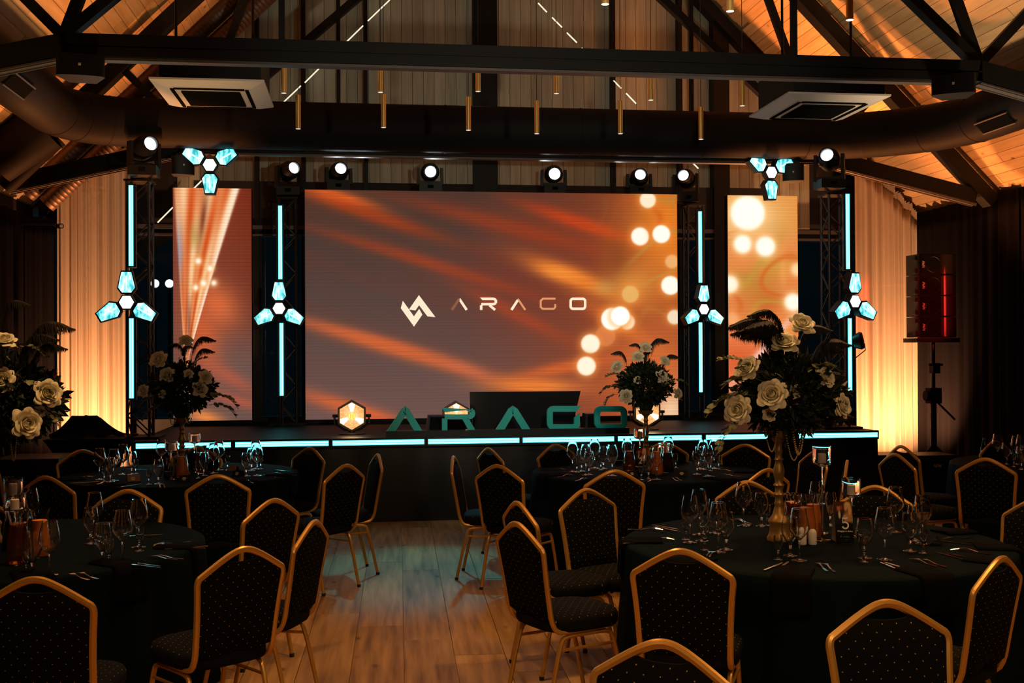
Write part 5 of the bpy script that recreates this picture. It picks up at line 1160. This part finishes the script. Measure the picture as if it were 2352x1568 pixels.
# candle glasses
def candle_glass(tab, cx, cy_top, cy_bot, bx, by, label, s=1.0, wick=0.0):
    b = onZ(bx, by, 0.751); Yp = b.y; ct, cb = onY(cx, cy_top, Yp).z-0.751, onY(cx, cy_bot, Yp).z-0.751; H = ct; r = 0.0485*s
    t = thing('candle_holder', label, 'candle holder', tuple(b), 0, 'stemmed candle glasses')
    P = [(0, 0), (0.042, 0), (0.042, 0.003), (0.012, 0.008), (0.0055, 0.03), (0.0050, cb-0.03), (0.009, cb-0.012), (0.03, cb-0.004), (r-0.004, cb), (r, cb+0.008), (r, ct), (r-0.0018, ct), (r-0.0018, cb+0.010), (0.02, cb+0.006), (0, cb+0.006)]
    MB().lathe(P, 24).build('glass_body', 'glass', t, ang=50)
    c = MB(); c.lathe([(0, cb+0.0065), (0.021, cb+0.0065), (0.021, cb+0.056), (0.018, cb+0.060), (0.006, cb+0.054), (0, cb+0.054)], 16)
    cd = c.build('candle', 'wax', t); MB().tube([(0, 0, cb+0.053), (0.003, 0, cb+0.064), (0.007, 0, cb+0.068)], 0.0012, 5).build('wick', 'cable', cd)
candle_glass('D', 1888, 1024, 1066, 1889, 1240, 'tall stemmed candle glass on the card 5 table, highest one')
candle_glass('D', 1954, 1098, 1138, 1956, 1232, 'shorter stemmed candle glass on the card 5 table, behind the card')
candle_glass('A', 32, 1097, 1135, 30, 1248, 'stemmed candle glass at the left edge, the taller one behind')
candle_glass('A', 35, 1130, 1172, 34, 1266, 'stemmed candle glass at the left edge, the lower one in front', 1.05)
candle_glass('B', 394, 1013, 1037, 393, 1101, 'stemmed candle glass left of the candlestick on the far left table')
candle_glass('B', 447, 994, 1016, 447, 1078, 'stemmed candle glass right of the candlestick on the far left table')
candle_glass('C', 1467, 983, 1006, 1470, 1073, 'tallest stemmed candle glass left of the candlestick on the card 2 table')
candle_glass('C', 1524, 1017, 1039, 1526, 1076, 'lower stemmed candle glass right of the candlestick on the card 2 table')
# table number cards
def tent_card(base_l, base_r, ytop, px_side, num, label, yaw):
    a, b = onZ(*base_l, 0.751), onZ(*base_r, 0.751); w = (b-a).length; Yp = (a.y+b.y)/2; top = onY((base_l[0]+base_r[0])/2, ytop, Yp).z-0.751
    t = thing('table_card', label, 'table card', tuple((a+b)/2), math.atan2((b-a).y, (b-a).x)); h = top
    mb = MB(); T = 0.003
    def front(u, v): return Vector(((u-0.5)*w, 0.045*v, v*h))
    mb.add([front(0, 0), front(1, 0), front(1, 1), front(0, 1), front(0, 0)+Vector((0, T, 0)), front(1, 0)+Vector((0, T, 0)), front(1, 1)+Vector((0, T, 0)), front(0, 1)+Vector((0, T, 0))], [(0, 1, 2, 3), (4, 7, 6, 5), (0, 4, 5, 1), (1, 5, 6, 2), (2, 6, 7, 3), (3, 7, 4, 0)])
    mb.build('front_panel', 'cardblack', t, smooth=False)
    MB().add([(-w/2, 0.045, h), (w/2, 0.045, h), (w/2, 0.095, 0), (-w/2, 0.095, 0), (-w/2, 0.048, h), (w/2, 0.048, h), (w/2, 0.098, 0), (-w/2, 0.098, 0)], [(0, 1, 2, 3), (4, 7, 6, 5), (0, 4, 5, 1), (1, 5, 6, 2), (2, 6, 7, 3), (3, 7, 4, 0)]).build('rear_panel', 'card', t, smooth=False)
    MB().add([(-w/2-0.0005, 0.0, 0), (-w/2-0.0005, 0.098, 0), (-w/2-0.0005, 0.0465, h)], [(0, 1, 2)]).build('side_gusset', 'card', t, smooth=False, fix=False)
    # picture: a dark-haired person in a suit and a fair-haired person, printed as colour patches
    nx, ny = 36, 36; me_v = []; cols = []
    for i in range(nx+1):
        for j in range(ny+1):
            u, v = i/nx, j/ny; p = front(u, 0.45+0.55*v)+Vector((0, -0.0008, 0)); me_v.append(p)
            c = np.array([0.05, 0.012, 0.008])
            def blob(c, cx, cy, sx, sy, col, k=1.0):
                m_ = k/(1+math.exp((math.hypot((u-cx)/sx, (v-cy)/sy)-1)*9)); return c*(1-m_)+np.array(col)*m_
            c = blob(c, 0.25, 0.2, 0.28, 0.38, (0.008, 0.008, 0.01)); c = blob(c, 0.27, 0.42, 0.06, 0.16, (0.45, 0.40, 0.36)); c = blob(c, 0.24, 0.72, 0.10, 0.15, (0.32, 0.13, 0.07)); c = blob(c, 0.22, 0.86, 0.11, 0.08, (0.05, 0.012, 0.005)); c = blob(c, 0.40, 0.72, 0.06, 0.1, (0.35, 0.03, 0.015), 0.6)
            c = blob(c, 0.76, 0.24, 0.26, 0.30, (0.30, 0.16, 0.08)); c = blob(c, 0.74, 0.84, 0.17, 0.15, (0.50, 0.33, 0.16)); c = blob(c, 0.86, 0.62, 0.10, 0.22, (0.45, 0.28, 0.12)); c = blob(c, 0.64, 0.72, 0.09, 0.14, (0.45, 0.25, 0.16)); c = blob(c, 0.55, 0.3, 0.09, 0.10, (0.42, 0.22, 0.14)); c = blob(c, 0.5, -0.05, 0.7, 0.16, (0.012, 0.006, 0.005))
            cols.append((*np.clip(c*1.7, 0, 0.9), 1))
    f = [(i*(ny+1)+j, (i+1)*(ny+1)+j, (i+1)*(ny+1)+j+1, i*(ny+1)+j+1) for i in range(nx) for j in range(ny)]
    me = bpy.data.meshes.new('printed_photo'); me.from_pydata([tuple(p) for p in me_v], [], f); at = me.attributes.new('Col', 'FLOAT_COLOR', 'POINT'); at.data.foreach_set('color', np.array(cols).ravel()); me.materials.append(M['print']); link('printed_photo', me, t)
    k = w/0.11
    fn = lambda cx, cz: (lambda x, y: front(0.5+cx+x/w, (cz*h+y)/h)+Vector((0, -0.0016, 0)))
    if num == '5':
        q = fn(0.05, 0.47); g5 = lambda u, v, w: q(u*0.075*k, v*0.075*k)+Vector((0, -w, 0)); nb = MB()
        nb.stroke([(-0.20, 0.40), (0.02, 0.37), (0.24, 0.42)], 0.13, g5, 0, 0.0006, cut0=-0.02, cut1=0.03); nb.stroke([(-0.18, 0.42), (-0.20, 0.02)], 0.06, g5, 0, 0.0006)
        nb.stroke([(-0.20, 0.03), (-0.06, 0.09)]+arc(0.0, -0.18, 0.25, 75, 0, 6)+arc(0.0, -0.18, 0.25, -10, -110, 8)+[(-0.2, -0.36)], 0.12, g5, 0, 0.0006); nb.prism(arc(-0.19, -0.33, 0.085, 0, 324, 9), g5, 0, 0.0007)
        nb.build('printed_number', 'white', t, smooth=False)
    else: text_mesh(num, 0.075*k, 'white', fn(0.02, 0.40), 'printed_number', t, world=False, bold=0.0016*k)
    text_mesh('Witajcie w domu', 0.0135*k, 'white', fn(0.02, 0.255), 'printed_line', t, world=False, bold=0.0003*k)
    text_mesh('geodezja', 0.011*k, 'tealprint', fn(0.08, 0.125), 'printed_line', t, world=False); text_mesh('polska', 0.007*k, 'tealprint', fn(0.08, 0.06), 'printed_line', t, world=False)
    e = MB(); e.add([fn(-0.22, 0.14)(x, y) for x, y in ((-0.004*k, -0.003*k), (0.004*k, -0.003*k), (0, 0.008*k))], [(0, 1, 2)]); e.build('printed_emblem', 'tealprint', t, smooth=False, fix=False)
tent_card((1921, 1245), (1962, 1245), 1154, 1900, '5', 'black table card with a printed couple and the white number 5', 0)
tent_card((1456, 1087), (1479, 1089), 1029, 1490, '2', 'small black table card with the white number 2', 0)
tent_card((375, 1096), (395, 1096), 1047, 390, '1', 'black table card behind the candle glass on the far left table', 0)
def place_card(px, py, m, label, yaw=0.0, s=1.0, mark=True):
    p = onZ(px, py, 0.751); t = thing('place_card', label, 'place card', tuple(p), yaw, 'tent place cards'); w, h, d = 0.085*s, 0.042*s, 0.03*s
    for q, nm in ((-1, 'front_leaf'), (1, 'back_leaf')):
        MB().add([(-w/2, q*d, 0), (w/2, q*d, 0), (w/2, 0, h), (-w/2, 0, h), (-w/2, q*d+q*0.0012, 0), (w/2, q*d+q*0.0012, 0), (w/2, 0, h+0.0014), (-w/2, 0, h+0.0014)], [(0, 1, 2, 3), (4, 7, 6, 5), (0, 4, 5, 1), (1, 5, 6, 2), (2, 6, 7, 3), (3, 7, 4, 0)]).build(nm, m, t, smooth=False)
    if mark:
        mb = MB()
        for z, ww in ((0.62, 0.28), (0.42, 0.36), (0.24, 0.22)):
            y0 = -d*(1-z)-0.002; mb.box((-0.006*s, y0, z*h), (w*ww, 0.0006, 0.006*s))
        mb.build('printed_name', 'white', t, smooth=False)
place_card(307, 1104, 'cardbrown', 'brown tent place card on the far left table, left of the candle', 0.3, 1.1); place_card(536, 1080, 'cardbrown', 'brown tent place card on the far left table, right rear', -0.5, 1.0, False)
place_card(425, 1104, 'cardblack', 'black tent place card before the orange carafe of the far left table', 0.1); place_card(548, 1092, 'cardblack', 'black tent place card behind the front chair of the far left table', -0.3)
place_card(1452, 1092, 'cardblack', 'black tent place card behind the front chair of the card 2 table', 0.1, 0.9); place_card(1567, 1092, 'cardblack', 'black tent place card with pale print, right front of the card 2 table', -0.2); place_card(1422, 1067, 'cardblack', 'black tent place card at the rear of the card 2 table', 0.4, 0.8, False)
place_card(2150, 1250, 'cardblack', 'black tent place card on the card 5 table, by the right rim', 1.0, 1.0, False)
# water bottle
p = onZ(2261, 1059, 0.751); t = thing('water_bottle', 'blue-tinted plastic water bottle on the right-edge table', 'bottle', tuple(p))
MB().lathe([(0, 0), (0.030, 0), (0.033, 0.01), (0.031, 0.05), (0.033, 0.09), (0.031, 0.125), (0.024, 0.155), (0.013, 0.178), (0.012, 0.19), (0, 0.19)], 18).build('body', 'petblue', t); MB().cyl((0, 0, 0.186), (0, 0, 0.206), 0.0145, 14).build('cap', mat('blue_cap', (0.02, 0.12, 0.25), 0.4), t); MB().lathe([(0.0335, 0.055), (0.0345, 0.06), (0.0345, 0.095), (0.0335, 0.10)], 18).build('label_band', mat('pale_label', (0.35, 0.5, 0.55), 0.5), t)
# ------------------------------------------------------------------ brass candlesticks and flowers
BAL = [(0, 0), (0.088, 0), (0.090, 0.012), (0.078, 0.03), (0.070, 0.05), (0.070, 0.085), (0.078, 0.10), (0.078, 0.11), (0.055, 0.13), (0.043, 0.15), (0.036, 0.175), (0.030, 0.19), (0.037, 0.20), (0.030, 0.21), (0.028, 0.235), (0.040, 0.25), (0.028, 0.265), (0.030, 0.29), (0.041, 0.30), (0.027, 0.315), (0.031, 0.335), (0.040, 0.36), (0.042, 0.38), (0.030, 0.41), (0.024, 0.43), (0.033, 0.44), (0.024, 0.45), (0.024, 0.475), (0.032, 0.485), (0.024, 0.50), (0.026, 0.53), (0.05, 0.55), (0.05, 0.56), (0, 0.56)]
def rose_mesh():
    mb = MB(); rr = random.Random(5)
    for ring, (n, r0, L, th, hw, pt) in enumerate(((2, 0.003, 0.040, -4, 80, 0.0), (3, 0.008, 0.043, 0, 72, 0.05), (3, 0.014, 0.045, 7, 66, 0.08), (4, 0.019, 0.046, 17, 58, 0.12), (5, 0.023, 0.046, 33, 50, 0.22), (5, 0.025, 0.047, 55, 44, 0.34), (4, 0.022, 0.048, 80, 42, 0.42))):
        for k in range(n):
            a0 = 2*PI*(k+0.41*ring)/n+rr.uniform(-.12, .12); t = math.radians(th+rr.uniform(-5, 5)); Lk = L*rr.uniform(0.92, 1.06)
            def fn(u, v):
                w = 2*u-1; shape = (math.sin(PI*(0.18+0.55*v))**0.8)*(1-pt*max(0, v-0.55)/0.45*1.3)
                a = a0+math.radians(hw)*w*max(0.12, shape); s = v*Lk*(1-0.30*pt*abs(w)-0.10*w*w)
                curl = max(0, v-0.72)/0.28
                r = r0*(0.35+0.65*min(1, v*2.2))+s*math.sin(t)+0.007*math.sin(PI*min(1, v))*(1 if th < 40 else 0.3)+0.009*curl**2*(0.4+min(1, th/25))
                z = -0.016+s*math.cos(t)-0.006*curl**2*min(1, th/20)
                return Vector((r*math.cos(a), r*math.sin(a), z))
            mb.grid(fn, 8, 7)
    return mb.mesh('rose', 'rose', ang=180, fix=False)
ROSE = rose_mesh()
def feather_mesh():
    mb = MB(); rr = random.Random(9); n = 170; P = []
    for i in range(25):
        t = i/24; a = 1.35*t**1.4; P.append(Vector((0.30*(t-0.10*t*t)*math.sin(a*0.8)+0.02*t, 0, 0.30*math.sin(min(1.9, 2.0*t))*0.95-0.10*max(0, t-0.6))))
    mb.tube(P, [0.003*(1-0.8*i/24) for i in range(25)], 5)
    for i in range(n):
        t = 0.15+0.85*i/n; k = min(23, int(t*24)); p = P[k].lerp(P[k+1], t*24-k); d = (P[k+1]-P[k]).normalized()
        for sd in (-1, 1):
            L = 0.12*math.sin(PI*min(1, 0.25+0.72*t))*rr.uniform(0.75, 1.1); y = sd*rr.uniform(0.5, 0.9)
            q1 = p+d*L*0.35+Vector((0, y*L*0.55, -0.18*L)); q2 = p+d*L*0.55+Vector((rr.uniform(-.01, .01), y*L*0.75, -0.95*L)); w = d*0.003
            mb.add([p-w, p+w, q1+w, q1-w, q2], [(0, 1, 2, 3), (3, 2, 4)])
    return mb.mesh('feather', 'feather', smooth=False, fix=False)
FEA = feather_mesh()
def sprig_mesh(seed, n=9, L=0.22):
    mb = MB(); rr = random.Random(seed); P = [Vector((L*t, 0, 0.05*math.sin(t*2.4)-0.06*t*t)) for t in [i/10 for i in range(11)]]
    mb.tube(P, 0.0018, 4)
    for i in range(n*2):
        t = 0.2+0.8*(i//2+1)/n; k = min(9, int(t*10)); p = P[min(10, k)]; s = 1 if i % 2 else -1; r = 0.0235*(1-0.35*t)*rr.uniform(0.8, 1.2)
        nrm = Vector((rr.uniform(-.5, .5), rr.uniform(-.6, .6), 1)).normalized(); a = nrm.cross(Vector((0, 1, 0))).normalized(); b = nrm.cross(a); c = p+Vector((0.008, s*(r*0.95), 0.004))
        mb.add([c+nrm*0.003]+[c+a*r*math.cos(2*PI*q/8)+b*r*0.9*math.sin(2*PI*q/8) for q in range(8)], [(0, q+1, (q+1) % 8+1) for q in range(8)])
    return mb.mesh('eucalyptus_sprig', 'euc', smooth=False, fix=False)
SPR = [sprig_mesh(s) for s in (1, 2, 3)]
def foliage_mesh(seed, R, n):
    mb = MB(); rr = random.Random(seed)
    for i in range(n):
        d = Vector((rr.gauss(0, 1), rr.gauss(0, 1), rr.gauss(0, 0.85))).normalized(); p = d*R*(0.35+0.65*rr.random()**0.5); p.z *= 0.72
        a = (d+Vector((rr.gauss(0, .5), rr.gauss(0, .5), rr.gauss(0, .5)))).normalized(); b = a.cross(Vector((rr.gauss(0, 1), rr.gauss(0, 1), rr.gauss(0, 1)))).normalized(); L = rr.uniform(0.03, 0.07); w = L*rr.uniform(0.18, 0.3)
        c = a.cross(b)*w*0.3
        mb.add([p, p+a*L*0.5+b*w+c, p+a*L, p+a*L*0.5-b*w+c], [(0, 1, 2, 3)])
    return mb.mesh('foliage', 'leaf', smooth=False, fix=False)
FOL = [foliage_mesh(3, 0.25, 1500), foliage_mesh(4, 0.25, 1500)]
def beads(a, b, sag, n, parent):
    a, b = Vector(a), Vector(b); mb = MB()
    for i in range(n+1):
        t = i/n; p = a.lerp(b, t)+Vector((0, 0, -sag*4*t*(1-t))); mb.sphere(p, 0.0042, 6, 4)
    mb.build('bead_chain', 'bead', parent)
def stick(px, py, top_px, label):
    b = onZ(px, py, 0.751); zt = onY(px, top_px, b.y).z-0.751; k = zt/0.56
    t = thing('candlestick', label, 'candlestick', tuple(b), 0, 'brass candlesticks')
    MB().lathe([(r*0.72, z*k) for r, z in BAL], 24).build('turned_stem', 'oldbrass', t, ang=60)
    MB().lathe([(0, 0.56*k), (0.055, 0.56*k), (0.07, 0.60*k), (0.06, 0.60*k), (0, 0.585*k)], 20).build('drip_pan', 'oldbrass', t); return b, zt
def flowers(px, py, top_px, cpx, cpy, roses, feath, sprigs, R, label, slabel, chains=()):
    b, zt = stick(px, py, top_px, slabel); Y = b.y; c = onY(cpx, cpy, Y); base = Vector((b.x, b.y, 0.751+zt*1.06))
    t = thing('flower_arrangement', label, 'flowers', tuple(base), 0, 'tall flower centrepieces'); rr = random.Random(int(px)); C = c-base
    MB().lathe([(0, 0), (0.05, 0), (0.075, 0.06), (0.04, 0.10), (0, 0.11)], 14).build('foam_base', 'leaf', t)
    for q in range(2):
        o = link('foliage', FOL[q], t, C+Vector((0, 0.02, -0.01)), (0, 0, q*1.3), (R/0.25*(1.0 if q == 0 else 0.8),)*2+(R/0.25*(1.0 if q == 0 else 1.15),)); o['kind'] = 'stuff'
    for (x, y, s, dz) in roses:
        p = onY(x, y, Y-0.62*R+dz)-base; d = (Vector((p.x-C.x, -0.35+rr.uniform(-.15, .15), (p.z-C.z)*0.8+0.12))).normalized(); q = d.to_track_quat('Z', 'Y')
        o = link('rose', ROSE, t, p, q.to_euler(), (s*0.84, s*0.84, s*0.84)); q0 = p-d*0.10*s
        MB().tube([p-d*0.008, q0.lerp(C, 0.3), C], 0.003, 5).build('rose_stem', 'stem', t)
    for (x, y, rzd, s, tilt) in feath:
        p = onY(x, y, Y-0.05)-base; link('feather', FEA, t, p, (math.radians(tilt), 0, math.radians(rzd)), (s, s, s))
    for k, (x, y, rzd, s, tl) in enumerate(sprigs):
        p = onY(x, y, Y-0.5*R)-base; link('eucalyptus_sprig', SPR[k % 3], t, p, (rr.uniform(-.4, .4), math.radians(tl), math.radians(rzd)), (s, s, s))
    for (x0, y0, x1, y1, yb_) in chains:
        a, d = onY(x0, y0, Y-0.12)-base, onY(x1, y1, Y-0.12)-base; zb2 = onY((x0+x1)/2, yb_, Y-0.12).z-base.z; beads(a, d, (a.z+d.z)/2-zb2, 34, t)
    return t
flowers(1790, 1240, 1004, 1812, 900, [(1843, 743, 1.15, 0), (1803, 786, 1.25, 0), (1715, 845, 1.15, 0), (1773, 906, 1.35, -0.06), (1693, 941, 1.25, 0), (1897, 866, 0.95, 0), (1936, 932, 1.1, 0), (1766, 952, 0.6, 0), (1818, 896, 0.8, 0.02)],
        [(1800, 800, 180, 0.75, 0), (1790, 850, 175, 1.0, 10), (1775, 840, 185, 0.8, -10), (1790, 835, 165, 0.95, 20), (1785, 845, 195, 0.95, -20), (1795, 840, 180, 0.9, 35), (1800, 860, 170, 0.85, 0), (1860, 870, -10, 0.8, 15), (1860, 880, 5, 0.75, 0), (1830, 830, -20, 0.7, 0), (1870, 920, 10, 0.6, 20), (1830, 985, -20, 0.5, 60), (1880, 985, 10, 0.55, 60), (1780, 985, 190, 0.5, 60)],
        [(1760, 880, 180, 1.1, 0), (1740, 910, 175, 1.3, 15), (1740, 860, 165, 1.0, -25), (1720, 960, 190, 1.1, 40), (1850, 850, -10, 0.9, 0), (1880, 900, 10, 0.9, 0), (1760, 870, 200, 0.9, -20)], 0.27, 'large white rose and black feather arrangement on the card 5 table', 'turned brass candlestick holding the largest arrangement, card 5 table', ((1758, 985, 1786, 985, 1037), (1820, 985, 1846, 985, 1045), (1806, 1000, 1840, 1000, 1057), (1822, 985, 1848, 980, 1042)))
flowers(418, 1090, 968, 418, 888, [(427, 782, 1.0, 0), (363, 825, 1.25, 0), (383, 861, 1.1, 0), (433, 858, 0.7, 0), (472, 866, 1.0, 0), (460, 894, 1.15, 0), (328, 898, 0.9, 0), (372, 905, 0.6, 0)],
        [(425, 830, 180, 0.55, 0), (440, 830, 15, 0.75, 0), (445, 850, 0, 0.65, 0), (380, 870, 180, 0.65, 0), (420, 830, 60, 0.5, 0), (450, 930, 0, 0.5, 40)], [(380, 910, 180, 1.1, 20), (470, 910, 0, 1.3, 15), (440, 850, 30, 0.8, -40), (380, 930, 190, 1.0, 30), (480, 930, 0, 1.1, 20)], 0.25, 'white rose and black feather arrangement on the far left table', 'turned brass candlestick holding the arrangement on the far left table', ((390, 960, 404, 960, 975), (426, 960, 440, 960, 972)))
flowers(1484, 1064, 950, 1482, 880, [(1483, 797, 0.95, 0), (1465, 818, 0.95, 0), (1416, 842, 1.0, 0), (1528, 828, 0.8, 0), (1522, 866, 1.1, 0), (1437, 910, 1.05, 0), (1464, 873, 0.6, 0), (1558, 904, 0.85, 0)],
        [(1490, 830, 8, 0.75, 0), (1480, 840, 60, 0.45, 0), (1440, 845, 180, 0.55, 0), (1520, 860, 0, 0.65, 0), (1475, 820, 175, 0.45, 0)], [(1440, 870, 180, 0.9, -10), (1430, 890, 185, 1.0, 10), (1520, 900, 0, 0.9, 20), (1420, 905, 200, 0.8, 30), (1530, 880, -5, 0.9, 0)], 0.235, 'white rose and black feather arrangement on the card 2 table before the central screen', 'turned brass candlestick holding the arrangement on the card 2 table')
flowers(-22, 1246, 1010, 5, 915, [(62, 972, 1.35, -0.08), (110, 903, 1.25, 0), (3, 872, 1.15, 0), (8, 780, 1.1, 0), (92, 945, 0.5, 0), (-40, 930, 1.2, 0)],
        [(60, 850, 0, 0.95, 0), (50, 860, -15, 0.8, 0), (0, 760, 0, 0.6, 0), (70, 870, 15, 0.7, 10), (20, 980, 0, 0.6, 50)], [(40, 880, -10, 1.0, 20), (10, 800, 10, 1.0, 10), (60, 930, 0, 0.9, 30), (0, 930, 200, 1.0, 30)], 0.29, 'white rose and black feather arrangement cut by the left edge', 'turned brass candlestick at the left edge of the near left table', ((24, 1005, 38, 1005, 1058),))
lamp('red_highlight_spot', 'SPOT', (5.2, 7.5, 2.6), (6.45, 12.4, 2.25), 1600, (1, 0.03, 0.02), 0.03, 12, 0.6)  # added red spot for the highlight on the speaker horns, without a fixture
bpy.data.objects.get('floor')
